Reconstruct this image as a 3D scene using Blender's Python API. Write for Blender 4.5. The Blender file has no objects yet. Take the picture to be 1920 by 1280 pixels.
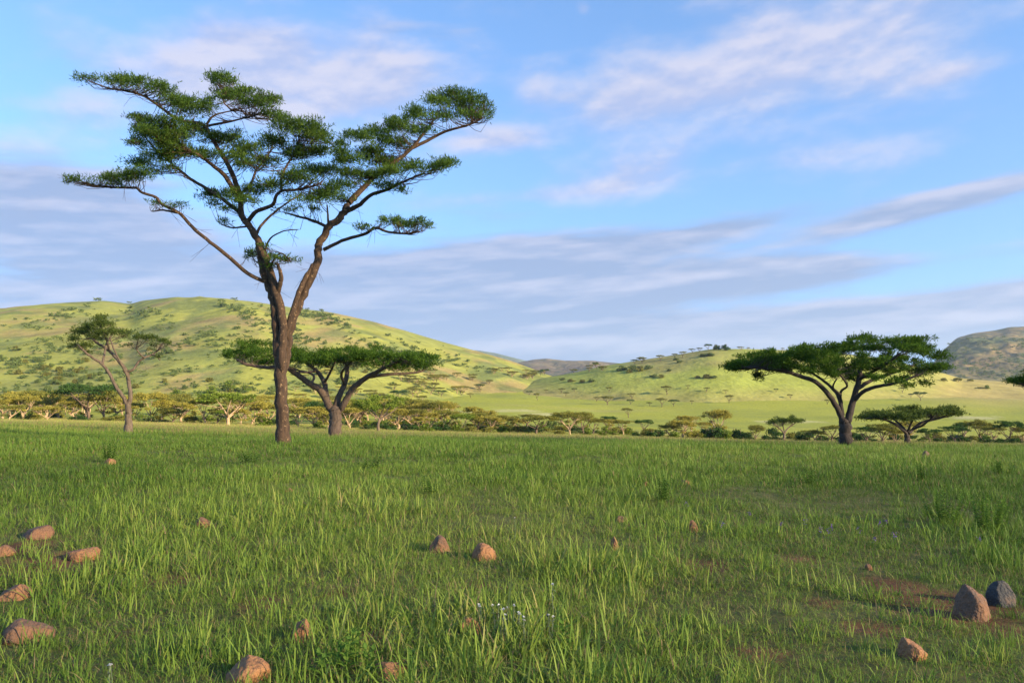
import bpy, math, random
import numpy as np
from mathutils import Vector

random.seed(7)
rng = np.random.default_rng(7)
scene = bpy.context.scene
COL = scene.collection

# ------------------------------------------------------------------ camera
F = 1536.0                      # focal length in photo pixels (1920 wide)
EYE = 1.6
PITCH = math.atan(88.0 / F)
cam_d = bpy.data.cameras.new('camera')
cam_d.sensor_width = 36.0
cam_d.lens = F / 1920.0 * 36.0
cam_d.clip_start = 0.05
cam_d.clip_end = 40000.0
cam = bpy.data.objects.new('camera', cam_d)
COL.objects.link(cam)
cam.location = (0, 0, EYE)
cam.rotation_euler = (math.pi / 2 + PITCH, 0, 0)
scene.camera = cam

# ------------------------------------------------------------------ sun, sky, exposure
SUN_EL = math.radians(17.0)
SUN_AZ = math.radians(121.0)    # clockwise from +Y (the view direction)
SUN = Vector((math.cos(SUN_EL) * math.sin(SUN_AZ), math.cos(SUN_EL) * math.cos(SUN_AZ), math.sin(SUN_EL)))
sun_d = bpy.data.lights.new('sun', 'SUN')
sun_d.energy = 5.0
sun_d.angle = math.radians(0.5)
sun_d.color = (1.0, 0.82, 0.53)
sun = bpy.data.objects.new('sun', sun_d)
COL.objects.link(sun)
sun.rotation_euler = (-SUN).to_track_quat('-Z', 'Y').to_euler()
scene.view_settings.view_transform = 'Standard'
scene.view_settings.look = 'None'
scene.view_settings.exposure = 1.45
scene.view_settings.gamma = 1.0
scene.view_settings.use_curve_mapping = False

world = bpy.data.worlds.new('World')
scene.world = world
world.use_nodes = True


def pix_dir(px, py):
    cx = (px - 960.0) / F
    cy = (640.0 - py) / F
    c, s = math.cos(PITCH), math.sin(PITCH)
    return np.array([cx, c - cy * s, s + cy * c])


def at(px, py, Y):
    d = pix_dir(px, py)
    t = Y / d[1]
    return np.array([d[0] * t, Y, EYE + d[2] * t])


def build_world():
    nt = world.node_tree
    nt.nodes.clear()
    N = nt.nodes
    L = nt.links

    def mth(op, a, b=None, clamp=False):
        n = N.new('ShaderNodeMath')
        n.operation = op
        n.use_clamp = clamp
        for i, v in enumerate((a, b)):
            if v is None:
                continue
            if isinstance(v, (int, float)):
                n.inputs[i].default_value = v
            else:
                L.new(v, n.inputs[i])
        return n.outputs[0]

    def mixc(f, a, b):
        n = N.new('ShaderNodeMix')
        n.data_type = 'RGBA'
        for key, v in (('Factor', f),):
            if isinstance(v, (int, float)):
                n.inputs[0].default_value = v
            else:
                L.new(v, n.inputs[0])
        for i, v in ((6, a), (7, b)):
            if isinstance(v, tuple):
                n.inputs[i].default_value = (*v, 1)
            else:
                L.new(v, n.inputs[i])
        return n.outputs[2]

    def sstep(x, lo, hi):
        n = N.new('ShaderNodeMapRange')
        n.interpolation_type = 'SMOOTHSTEP'
        L.new(x, n.inputs[0])
        n.inputs[1].default_value = lo
        n.inputs[2].default_value = hi
        return n.outputs[0]

    out = N.new('ShaderNodeOutputWorld')
    bg = N.new('ShaderNodeBackground')
    bg.inputs[1].default_value = 0.108
    L.new(bg.outputs[0], out.inputs[0])
    sky = N.new('ShaderNodeTexSky')
    sky.sky_type = 'NISHITA'
    sky.sun_disc = False
    sky.sun_elevation = SUN_EL
    sky.sun_rotation = SUN_AZ
    sky.air_density = 1.0
    sky.dust_density = 0.3
    sky.ozone_density = 2.0
    tc = N.new('ShaderNodeTexCoord')
    sep = N.new('ShaderNodeSeparateXYZ')
    L.new(tc.outputs['Generated'], sep.inputs[0])
    X, Y, Z = sep.outputs
    az = mth('ARCTAN2', X, Y)
    el = mth('ARCSINE', Z)
    # grade of the clear sky
    lift = N.new('ShaderNodeCombineXYZ')
    L.new(X, lift.inputs[0])
    L.new(Y, lift.inputs[1])
    L.new(mth('ADD', mth('MULTIPLY', Z, .80), .17), lift.inputs[2])
    nrm = N.new('ShaderNodeVectorMath')
    nrm.operation = 'NORMALIZE'
    L.new(lift.outputs[0], nrm.inputs[0])
    L.new(nrm.outputs[0], sky.inputs[0])
    tint = N.new('ShaderNodeMix')
    tint.data_type = 'RGBA'
    tint.blend_type = 'MULTIPLY'
    tint.inputs[0].default_value = 1.0
    L.new(sky.outputs[0], tint.inputs[6])
    tint.inputs[7].default_value = (*SKY_TINT, 1)
    base = tint.outputs[2]

    def noise(sx, sy, scale, detail, rough, off=(0, 0), rot=0.0, dist=0.0):
        c, s = math.cos(rot), math.sin(rot)
        a = mth('ADD', mth('MULTIPLY', az, c), mth('MULTIPLY', el, s))
        b = mth('ADD', mth('MULTIPLY', az, -s), mth('MULTIPLY', el, c))
        cmb = N.new('ShaderNodeCombineXYZ')
        L.new(mth('ADD', mth('MULTIPLY', a, sx), off[0]), cmb.inputs[0])
        L.new(mth('ADD', mth('MULTIPLY', b, sy), off[1]), cmb.inputs[1])
        n = N.new('ShaderNodeTexNoise')
        n.inputs['Scale'].default_value = scale
        n.inputs['Detail'].default_value = detail
        n.inputs['Roughness'].default_value = rough
        n.inputs['Distortion'].default_value = dist
        L.new(cmb.outputs[0], n.inputs['Vector'])
        return n.outputs[0]

    def blobs(lst):
        tot = None
        for (px, py, sx, sy, tilt, amp) in lst:
            d = pix_dir(px, py)
            a0 = math.atan2(d[0], d[1])
            e0 = math.asin(d[2] / np.linalg.norm(d))
            c, s = math.cos(math.radians(tilt)), math.sin(math.radians(tilt))
            da = mth('SUBTRACT', az, a0)
            de = mth('SUBTRACT', el, e0)
            u = mth('MULTIPLY', mth('ADD', mth('MULTIPLY', da, c), mth('MULTIPLY', de, s)), F / sx)
            v = mth('MULTIPLY', mth('ADD', mth('MULTIPLY', da, -s), mth('MULTIPLY', de, c)), F / sy)
            q = mth('ADD', mth('MULTIPLY', u, u), mth('MULTIPLY', v, v))
            g = mth('MULTIPLY', mth('EXPONENT', mth('MULTIPLY', q, -1.0)), amp)
            tot = g if tot is None else mth('ADD', tot, g)
        return tot

    # soft lilac-white sheets high up, and long grey-blue bands low down
    hi = blobs([(560, 130, 310, 85, 3, 1.3), (440, 75, 110, 30, 0, .5), (150, 190, 110, 60, 0, .6),
                (600, 200, 260, 60, 0, .5), (940, 262, 110, 26, 2, 1.0), (1180, 335, 140, 42, 3, .85),
                (960, 372, 220, 20, 4, .8), (1540, 95, 400, 125, 8, 1.15), (1790, 137, 70, 16, 3, .7),
                (1220, 190, 140, 45, 8, .6), (70, 330, 170, 80, 0, .75), (1095, 17, 18, 14, 0, .9),
                (1000, 150, 60, 60, 0, .45), (1750, 270, 220, 30, 8, .35), (1550, 285, 200, 22, 6, .4)])
    lo = blobs([(1080, 470, 380, 40, 5, .8), (1390, 520, 260, 30, 3, .9), (850, 545, 420, 75, 2, .8),
                (250, 530, 420, 50, 3, .75), (60, 395, 230, 70, 0, 1.3), (900, 655, 1500, 34, 0, .75), (800, 590, 1100, 60, 2, .45), (1760, 380, 210, 22, 10, .75),
                (1620, 600, 560, 28, 5, .9), (900, 630, 600, 30, 2, .75), (1350, 430, 140, 14, 9, .5),
                (1900, 545, 200, 18, 5, .4)])
    n1 = noise(1, 2.2, 7.5, 8, .55, (3.1, 1.7), math.radians(5), .08)
    n2 = noise(1, 5.5, 4.0, 7, .55, (7.7, 4.2), math.radians(4), .08)
    n2b = noise(1, 5.5, 4.0, 7, .55, (7.7, 4.2 + 5.5 * 0.010), math.radians(4), .08)
    n1b = noise(1, 2.2, 7.5, 8, .55, (3.1, 1.7 + 2.2 * 0.012), math.radians(5), .08)
    dh = sstep(mth('ADD', mth('MULTIPLY', hi, .72), mth('MULTIPLY', mth('SUBTRACT', n1, .5), 1.5)), .10, .95)
    dl = sstep(mth('ADD', mth('MULTIPLY', lo, .95), mth('MULTIPLY', mth('SUBTRACT', n2, .5), 1.7)), .12, .70)
    reliefh = mth('ADD', mth('MULTIPLY', mth('SUBTRACT', n1, n1b), 6.0), .5, True)
    reliefl = mth('ADD', mth('MULTIPLY', mth('SUBTRACT', n2, n2b), 5.5), .22, True)
    ch = mixc(reliefh, CLOUD_HI_D, CLOUD_HI_L)
    cl = mixc(reliefl, CLOUD_LO_D, CLOUD_LO_L)
    c1 = mixc(mth('MULTIPLY', dh, .86), base, ch)
    c2 = mixc(mth('MULTIPLY', dl, .85), c1, cl)
    L.new(c2, bg.inputs[0])


SKY_TINT = (0.80, 0.99, 1.19)
CLOUD_HI_D = (1.7, 1.95, 2.9)
CLOUD_HI_L = (2.6, 2.55, 3.05)
CLOUD_LO_D = (1.15, 1.46, 2.25)
CLOUD_LO_L = (2.15, 2.2, 2.8)
build_world()

# ------------------------------------------------------------------ helpers


def vnoise(x, y, seed=0):
    x = np.asarray(x, float)
    y = np.asarray(y, float)
    ix = np.floor(x).astype(np.int64)
    iy = np.floor(y).astype(np.int64)
    fx = x - ix
    fy = y - iy
    fx = fx * fx * (3 - 2 * fx)
    fy = fy * fy * (3 - 2 * fy)

    def h(a, b):
        n = (a * 374761393 + b * 668265263 + seed * 1442695041) & 0xffffffff
        n = ((n ^ (n >> 13)) * 1274126177) & 0xffffffff
        n = n ^ (n >> 16)
        return (n & 0xffff) / 65535.0
    a = h(ix, iy)
    b = h(ix + 1, iy)
    c = h(ix, iy + 1)
    d = h(ix + 1, iy + 1)
    return (a * (1 - fx) + b * fx) * (1 - fy) + (c * (1 - fx) + d * fx) * fy


def fbm(x, y, seed=0, oct=4, gain=.5):
    t = 0
    a = 1
    s = 0
    for i in range(oct):
        t = t + a * vnoise(x * 2 ** i, y * 2 ** i, seed + i * 17)
        s += a
        a *= gain
    return t / s


class MB:
    """collects vertices and faces of one mesh"""

    def __init__(self):
        self.v = []
        self.q = []
        self.t = []
        self.n = 0

    def add(self, v, q=None, t=None):
        v = np.asarray(v, float).reshape(-1, 3)
        if q is not None and len(q):
            self.q.append(np.asarray(q, np.int64) + self.n)
        if t is not None and len(t):
            self.t.append(np.asarray(t, np.int64) + self.n)
        self.v.append(v)
        self.n += len(v)

    def mesh(self, name, smooth=True):
        me = bpy.data.meshes.new(name)
        v = np.concatenate(self.v)
        q = np.concatenate(self.q) if self.q else np.zeros((0, 4), np.int64)
        t = np.concatenate(self.t) if self.t else np.zeros((0, 3), np.int64)
        me.vertices.add(len(v))
        me.vertices.foreach_set('co', v.astype(np.float32).ravel())
        li = np.concatenate([q.ravel(), t.ravel()]).astype(np.int32)
        me.loops.add(len(li))
        me.loops.foreach_set('vertex_index', li)
        me.polygons.add(len(q) + len(t))
        st = np.concatenate([np.arange(len(q)) * 4, len(q) * 4 + np.arange(len(t)) * 3]).astype(np.int32)
        me.polygons.foreach_set('loop_start', st)
        if smooth:
            me.polygons.foreach_set('use_smooth', np.ones(len(st), bool))
        me.update(calc_edges=True)
        return me


def obj(name, me, mat, parent=None):
    if isinstance(me, MB):
        me = me.mesh(name)
    if mat is not None and not me.materials:
        me.materials.append(mat)
    o = bpy.data.objects.new(name, me)
    COL.objects.link(o)
    if parent is not None:
        o.parent = parent
    return o


def tag(o, label=None, cat=None, group=None, kind=None):
    if label:
        o['label'] = label
    if cat:
        o['category'] = cat
    if group:
        o['group'] = group
    if kind:
        o['kind'] = kind
    return o


def empty(name, loc):
    o = bpy.data.objects.new(name, None)
    o.empty_display_size = .2
    o.location = loc
    COL.objects.link(o)
    return o


def new_mat(name):
    m = bpy.data.materials.new(name)
    m.use_nodes = True
    m.node_tree.nodes.clear()
    return m, m.node_tree.nodes, m.node_tree.links


def ramp(N, cols):
    r = N.new('ShaderNodeValToRGB')
    e = r.color_ramp.elements
    while len(e) < len(cols):
        e.new(.5)
    for i, (p, c) in enumerate(cols):
        e[i].position = p
        e[i].color = (*c, 1)
    return r


def leaf_mat(name, dark, mid, light, trans=.28, scale=1.3):
    m, N, L = new_mat(name)
    out = N.new('ShaderNodeOutputMaterial')
    g = N.new('ShaderNodeNewGeometry')
    tc = N.new('ShaderNodeTexCoord')
    n = N.new('ShaderNodeTexNoise')
    n.inputs['Scale'].default_value = scale
    n.inputs['Detail'].default_value = 3
    L.new(tc.outputs['Object'], n.inputs['Vector'])
    mx = N.new('ShaderNodeMath')
    mx.operation = 'MULTIPLY_ADD'
    L.new(g.outputs['Random Per Island'], mx.inputs[0])
    mx.inputs[1].default_value = .55
    m2 = N.new('ShaderNodeMath')
    m2.operation = 'MULTIPLY_ADD'
    L.new(n.outputs[0], m2.inputs[0])
    m2.inputs[1].default_value = 1.1
    m2.inputs[2].default_value = -.33
    L.new(m2.outputs[0], mx.inputs[2])
    r = ramp(N, [(.1, dark), (.5, mid), (.95, light)])
    L.new(mx.outputs[0], r.inputs[0])
    d = N.new('ShaderNodeBsdfDiffuse')
    t = N.new('ShaderNodeBsdfTranslucent')
    mix = N.new('ShaderNodeMixShader')
    mix.inputs[0].default_value = trans
    L.new(r.outputs[0], d.inputs[0])
    L.new(r.outputs[0], t.inputs[0])
    L.new(d.outputs[0], mix.inputs[1])
    L.new(t.outputs[0], mix.inputs[2])
    L.new(mix.outputs[0], out.inputs[0])
    return m


def bark_mat(name, dark, mid, light, scale=6.0, fleck=.62):
    m, N, L = new_mat(name)
    out = N.new('ShaderNodeOutputMaterial')
    b = N.new('ShaderNodeBsdfPrincipled')
    b.inputs['Roughness'].default_value = .9
    tc = N.new('ShaderNodeTexCoord')
    mp = N.new('ShaderNodeMapping')
    mp.inputs['Scale'].default_value = (1, 1, .22)
    L.new(tc.outputs['Object'], mp.inputs[0])
    n = N.new('ShaderNodeTexNoise')
    n.inputs['Scale'].default_value = scale * 2.2
    n.inputs['Detail'].default_value = 8
    n.inputs['Roughness'].default_value = .7
    L.new(mp.outputs[0], n.inputs['Vector'])
    n2 = N.new('ShaderNodeTexNoise')
    n2.inputs['Scale'].default_value = scale * 1.6
    n2.inputs['Detail'].default_value = 5
    n2.inputs['Roughness'].default_value = .75
    L.new(tc.outputs['Object'], n2.inputs['Vector'])
    r = ramp(N, [(.3, dark), (.62, mid)])
    L.new(n.outputs[0], r.inputs[0])
    r2 = ramp(N, [(fleck, (0, 0, 0)), (fleck + .07, (1, 1, 1))])
    L.new(n2.outputs[0], r2.inputs[0])
    mx = N.new('ShaderNodeMix')
    mx.data_type = 'RGBA'
    L.new(r2.outputs[0], mx.inputs[0])
    L.new(r.outputs[0], mx.inputs[6])
    mx.inputs[7].default_value = (*light, 1)
    L.new(mx.outputs[2], b.inputs['Base Color'])
    bp = N.new('ShaderNodeBump')
    bp.inputs['Strength'].default_value = .9
    bp.inputs['Distance'].default_value = .04
    L.new(n.outputs[0], bp.inputs['Height'])
    L.new(bp.outputs[0], b.inputs['Normal'])
    L.new(b.outputs[0], out.inputs[0])
    return m


# ------------------------------------------------------------------ terrain heights
TX = np.array([-600, 0, 480, 960, 1440, 1920, 2600.])
TY = np.array([1, 4, 12, 24, 45, 70, 110, 150, 250, 400, 600, 900, 1600, 9000.])
TD = np.array([
    [1.60, 1.60, 1.60, 1.60, 1.60, 1.60, 1.60],
    [1.60, 1.60, 1.60, 1.60, 1.60, 1.60, 1.60],
    [1.55, 1.57, 1.60, 1.63, 1.66, 1.70, 1.72],
    [1.45, 1.50, 1.60, 1.69, 1.80, 1.90, 1.95],
    [2.00, 2.10, 2.60, 2.80, 3.05, 3.22, 3.40],
    [2.90, 3.05, 3.85, 4.30, 4.70, 4.95, 5.20],
    [4.20, 4.40, 5.20, 6.20, 7.20, 7.60, 8.00],
    [5.10, 5.30, 6.20, 7.60, 9.00, 9.70, 10.2],
    [5.80, 6.00, 7.00, 10.0, 12.0, 13.0, 13.5],
    [2.00, 2.60, 5.00, 11.0, 13.5, 15.0, 15.5],
    [-9.0, -8.0, -3.0, 5.0, 6.5, 6.0, 6.0],
    [-16., -16., -12., -12., -4.5, -4.5, -4.5],
    [-18., -18., -18., -18., -8.0, -4.0, -2.0],
    [-18., -18., -18., -18., -12., -10., -10.]])
LG = np.linspace(0, math.log(9000), 700)
_tab = np.stack([np.interp(LG, np.log(TY), TD[:, j]) for j in range(len(TX))], 1)
_k = np.hanning(33)
_k /= _k.sum()
_pad = np.pad(_tab, ((16, 16), (0, 0)), mode='edge')
_tab = np.stack([np.convolve(_pad[:, j], _k, 'valid') for j in range(len(TX))], 1)
GX = np.linspace(-600, 2600, 321)
_tab = np.stack([np.interp(GX, TX, _tab[i]) for i in range(len(LG))], 0)
_k2 = np.hanning(35)
_k2 /= _k2.sum()
_pad = np.pad(_tab, ((0, 0), (17, 17)), mode='edge')
_tab = np.stack([np.convolve(_pad[i], _k2, 'valid') for i in range(len(LG))], 0)


def px_Y(x, y):
    """azimuth column (photo pixel) and forward distance of a ground position"""
    x = np.asarray(x, float)
    y = np.asarray(y, float)
    r = np.hypot(x, y)
    a = np.clip(np.arctan2(x, y), -.78, .78)
    return np.clip(960 + F * np.tan(a), -600, 2600), np.maximum(r * np.cos(np.clip(a, -.62, .62)), 1.0)


def ground_z(x, y):
    px, Y = px_Y(x, y)
    i = np.clip(np.log(Y) / LG[-1] * (len(LG) - 1), 0, len(LG) - 1.001)
    j = np.clip((px + 600) / 10.0, 0, 319.999)
    i0 = i.astype(int)
    j0 = j.astype(int)
    fi = i - i0
    fj = j - j0
    D = (_tab[i0, j0] * (1 - fi) + _tab[i0 + 1, j0] * fi) * (1 - fj) + (_tab[i0, j0 + 1] * (1 - fi) + _tab[i0 + 1, j0 + 1] * fi) * fj
    x = np.asarray(x, float)
    y = np.asarray(y, float)
    amp = np.clip(Y / 60.0, .25, 1.0)
    z = EYE - D + (fbm(x * .35, y * .35, 3, 3) - .5) * .16 * amp
    z = z + (fbm(x / 60, y / 60, 9, 3) - .5) * np.clip((Y - 160) / 300, 0, 1) * 5.0
    return z


def skyline(pts):
    p = np.array(pts, float)
    return lambda x: np.interp(x, p[:, 0], p[:, 1])


def smooth_curve(pts, w=15):
    xs = np.linspace(pts[0][0], pts[-1][0], 600)
    p = np.array(pts, float)
    ys = np.interp(xs, p[:, 0], p[:, 1])
    k = np.hanning(w)
    k /= k.sum()
    ys = np.convolve(np.pad(ys, (w // 2, w // 2), mode='edge'), k, 'valid')
    return lambda x: np.interp(x, xs, ys)


class Hill:
    def __init__(self, sky, yc, yb, back, spur, seed, shape=1.3):
        self.sky = smooth_curve(sky)
        self.yc = smooth_curve(yc, 61)
        self.yb = smooth_curve(yb, 61)
        self.back = back
        self.spur = spur
        self.seed = seed
        self.shape = shape
        self.x0 = sky[0][0]
        self.x1 = sky[-1][0]
        self.fix = None
        xs = np.linspace(self.x0, self.x1, 200)
        d = np.zeros(200)
        for _ in range(4):
            self.fix = (xs, d.copy())
            P, T = np.meshgrid(xs, np.linspace(.2, 1.1, 90))
            yb, yc = self.yb(P), self.yc(P)
            Y = yb + (yc - yb) * T
            row = 728 - F * (self.z(P, Y) - EYE) / Y
            d += np.convolve(np.pad(self.sky(xs) - row.min(0), (4, 4), mode='edge'), np.ones(9) / 9, 'valid')
        self.fix = (xs, d)

    def z(self, px, Y):
        px = np.asarray(px, float)
        Y = np.asarray(Y, float)
        yc = self.yc(px)
        yb = self.yb(px)
        s, c = math.sin(PITCH), math.cos(PITCH)
        cy = (640 - self.sky(px) - np.interp(px, *self.fix)) / F
        zc = EYE + yc * (s + cy * c) / (c - cy * s)
        X = (px - 960) / F * Y
        zb = ground_z(X, yb) - 2.0
        t = (Y - yb) / (yc - yb)
        tt = np.clip(t, 0, 1)
        S = np.sin(tt * math.pi / 2) ** self.shape
        z = zb + (zc - zb) * S
        # spurs and gullies running down the slope
        amp, wl = self.spur
        wx = X + 90 * (fbm(X / 220, Y / 220, self.seed, 2) - .5) + 0.25 * Y
        rid = 1 - np.abs(2 * fbm(wx / wl, Y / (wl * 3.2), self.seed + 5, 3, .45) - 1) * 2.2
        z = z + amp * (rid - .7) * np.clip(4 * tt * (1 - tt), 0, 1) ** .8
        z = z + (fbm(X / 28, Y / 28, self.seed + 11, 3) - .5) * amp * .22 * np.clip(3 * (1 - tt), 0, 1) * np.clip(tt * 4, 0, 1)
        over = np.clip((Y - yc) / self.back, 0, 1)
        z = z - (zc - zb + 12) * (over * over * (3 - 2 * over))
        z = np.where(t < 0, zb + t * 40, z)
        return z

    def mesh(self, nx, ny):
        xs = np.linspace(self.x0, self.x1, nx)
        ts = np.concatenate([np.linspace(-.04, 1.0, ny), 1.0 + np.linspace(.04, 1.02, ny // 4)])
        px, t = np.meshgrid(xs, ts)
        yc = self.yc(px)
        yb = self.yb(px)
        Y = np.where(t <= 1, yb + (yc - yb) * t, yc + (t - 1) * self.back)
        z = self.z(px, Y)
        X = (px - 960) / F * Y
        v = np.stack([X, Y, z], -1).reshape(-1, 3)
        n = len(ts)
        i = np.arange(n - 1)[:, None] * nx + np.arange(nx - 1)[None]
        q = np.stack([i, i + 1, i + nx + 1, i + nx], -1).reshape(-1, 4)
        m = MB()
        m.add(v, q)
        return m


LEFT_HILL = Hill([(-520, 600), (-300, 590), (-100, 584), (0, 577), (100, 568), (190, 563), (225, 567), (242, 570), (262, 563), (330, 556), (400, 557),
                  (480, 566), (560, 578), (620, 585), (700, 603), (760, 620), (830, 641), (900, 660), (960, 677), (1000, 692), (1030, 704),
                  (1080, 716), (1140, 726)],
                 [(-520, 1050), (0, 1000), (330, 960), (700, 860), (1000, 760), (1140, 720)],
                 [(-520, 330), (0, 330), (480, 350), (800, 430), (1000, 560), (1140, 600)], 500, (9, 170), 21)
RIGHT_HILL = Hill([(930, 730), (985, 716), (1020, 708), (1080, 698), (1130, 686), (1170, 680), (1220, 672), (1280, 663), (1335, 654), (1400, 654), (1470, 656), (1540, 659),
                   (1620, 667), (1700, 682), (1760, 697), (1800, 709), (1860, 714), (1940, 718), (2100, 722), (2500, 730)],
                  [(930, 740), (1150, 720), (1340, 690), (1600, 720), (1800, 760), (2500, 800)],
                  [(930, 540), (1340, 500), (1600, 520), (1800, 560), (2500, 600)], 300, (1.5, 150), 44, 1.1)
GAP_HILL = Hill([(820, 720), (880, 705), (940, 690), (975, 679), (1000, 674), (1025, 672), (1060, 676), (1110, 676), (1150, 680), (1210, 684), (1290, 705), (1350, 720)],
                [(820, 3000), (1350, 3000)], [(820, 2200), (1350, 2200)], 800, (22, 260), 71)
FAR_RIDGE = Hill([(700, 690), (800, 664), (860, 655), (900, 657), (930, 662), (985, 676), (1050, 690)],
                 [(700, 6200), (1050, 6200)], [(700, 5000), (1050, 5000)], 900, (40, 600), 81)
PEAK_HILL = Hill([(1640, 735), (1700, 722), (1735, 700), (1760, 668), (1780, 645), (1800, 632), (1825, 625), (1870, 619), (1895, 613), (1920, 612), (1990, 606), (2100, 612),
                  (2250, 640), (2450, 690), (2560, 715)],
                 [(1640, 2300), (1800, 2500), (2560, 2700)], [(1640, 1500), (2560, 1500)], 900, (75, 420), 63)
HILLS = [LEFT_HILL, RIGHT_HILL, GAP_HILL, FAR_RIDGE, PEAK_HILL]


def surf_z(px, Y):
    """height of the visible terrain in a photo column at forward distance Y"""
    X = (px - 960) / F * Y
    z = ground_z(X, Y)
    for h in HILLS[:2] + [PEAK_HILL]:
        if h.x0 <= px <= h.x1:
            z = np.maximum(z, h.z(np.full_like(Y, px), Y))
    return z


_YS = np.exp(np.linspace(math.log(3.0), math.log(3200), 2600))


def hit(px, py, ymin=3.0):
    """first terrain point seen in that direction"""
    d = pix_dir(px, py)
    z = surf_z(px, _YS)
    ray = EYE + d[2] / d[1] * _YS
    ok = np.where((z >= ray) & (_YS > ymin))[0]
    if not len(ok):
        return None
    Y = _YS[ok[0]]
    return np.array([(d[0] / d[1]) * Y, Y, z[ok[0]]])


# ------------------------------------------------------------------ rocks and bare soil, positions first (grass leaves them free)
# px, py centre, width px, height px, peak, tint, label
ROCKS = [
    (62, 996, 62, 38, .2, .48, 'brown flat-topped stone behind the bare red soil near the left edge'),
    (145, 1038, 64, 34, .2, .75, 'low orange-topped stone on the right end of the bare red soil patch'),
    (2, 1032, 40, 26, .2, .6, 'reddish stone cut by the left edge beside the bare red soil'),
    (14, 1112, 60, 34, .2, .65, 'orange stone at the left edge between the soil patch and the big boulder below'),
    (34, 1186, 92, 52, .5, .45, 'big brown boulder half sunk in grass at the bottom of the left edge'),
    (378, 979, 36, 24, .3, .5, 'small pinkish stone half sunk in grass, alone below the tall tree trunk'),
    (203, 864, 22, 17, .4, .85, 'tiny bright orange stone far off in the grass under a leafy weed'),
    (563, 1181, 48, 56, .8, .7, 'upright orange stone leaning in the grass near the bottom, right of the boulder'),
    (458, 1262, 90, 56, .3, .85, 'orange stone cut by the bottom edge with dry grass stalks before it'),
    (822, 1023, 46, 38, .5, .45, 'rounded brown stone just left of the peaked stone'),
    (902, 1035, 50, 40, .9, .8, 'peaked orange stone with a dark tip in the middle of the meadow'),
    (877, 1174, 44, 44, .7, .75, 'tan upright stone beside the white everlasting flowers'),
    (1153, 1019, 20, 30, .9, .8, 'small upright orange stone alone in tall grass right of centre'),
    (1166, 973, 24, 15, .2, .45, 'small dull pink stone showing behind the upright orange one'),
    (1300, 986, 24, 28, .9, .6, 'small upright brown stone among purple flowers'),
    (1286, 904, 20, 12, .3, .7, 'tiny orange stone far off beside a leafy green weed'),
    (1210, 907, 16, 10, .3, .55, 'tiny reddish stone left of the leafy green weed'),
    (1740, 852, 17, 19, .9, .4, 'small brown upright stone at the far side of the meadow below the umbrella trees'),
    (1836, 1130, 74, 84, .6, .45, 'big leaning brown boulder on bare soil at the lower right'),
    (1886, 1114, 52, 58, .8, .12, 'dark blue-grey boulder behind the big leaning brown one'),
    (1718, 1217, 56, 50, .5, .8, 'blocky orange stone near the lower right corner'),
    (1632, 1063, 15, 14, .4, .6, 'pebble-sized pale orange stone in the grass on the right'),
    (726, 1262, 80, 30, .2, .7, 'low reddish stone behind broad-leaved weeds at the bottom'),
    (540, 919, 16, 12, .3, .6, 'tiny reddish stone in the grass below the tall tree'),
]
SOIL = [  # px, py, half width px, half height px
    (90, 1056, 120, 22), (40, 1026, 60, 14), (490, 1136, 45, 16), (722, 1192, 50, 18), (1795, 1142, 120, 40), (1690, 1100, 60, 22),
    (1425, 1225, 60, 14), (1640, 1180, 60, 16), (640, 1110, 40, 10), (1330, 1060, 60, 12), (330, 1090, 70, 12), (1500, 1050, 50, 10),
    (900, 1100, 40, 8), (220, 1190, 40, 10), (1000, 1250, 40, 8), (1540, 1130, 40, 9)]
rock_geo = []
for (px, py, w, h, pk, tint, lab) in ROCKS:
    p = hit(px, py + h * .42)
    rock_geo.append((p, w * p[1] / F, h * p[1] / F))
soil_geo = []
for (px, py, a, b) in SOIL:
    p = hit(px, py)
    p2 = hit(px, py - b)
    soil_geo.append((p[0], p[1], a * p[1] / F, max(p2[1] - p[1], .08)))


def soil_mask(x, y):
    m = np.zeros_like(x)
    wob = fbm(x * 2.2, y * 2.2, 31, 3)
    for (sx, sy, a, b) in soil_geo:
        q = ((x - sx) / a) ** 2 + ((y - sy) / b) ** 2
        m = np.maximum(m, np.clip(1.5 - q - (wob - .5) * 1.6, 0, 1))
    return m


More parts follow.
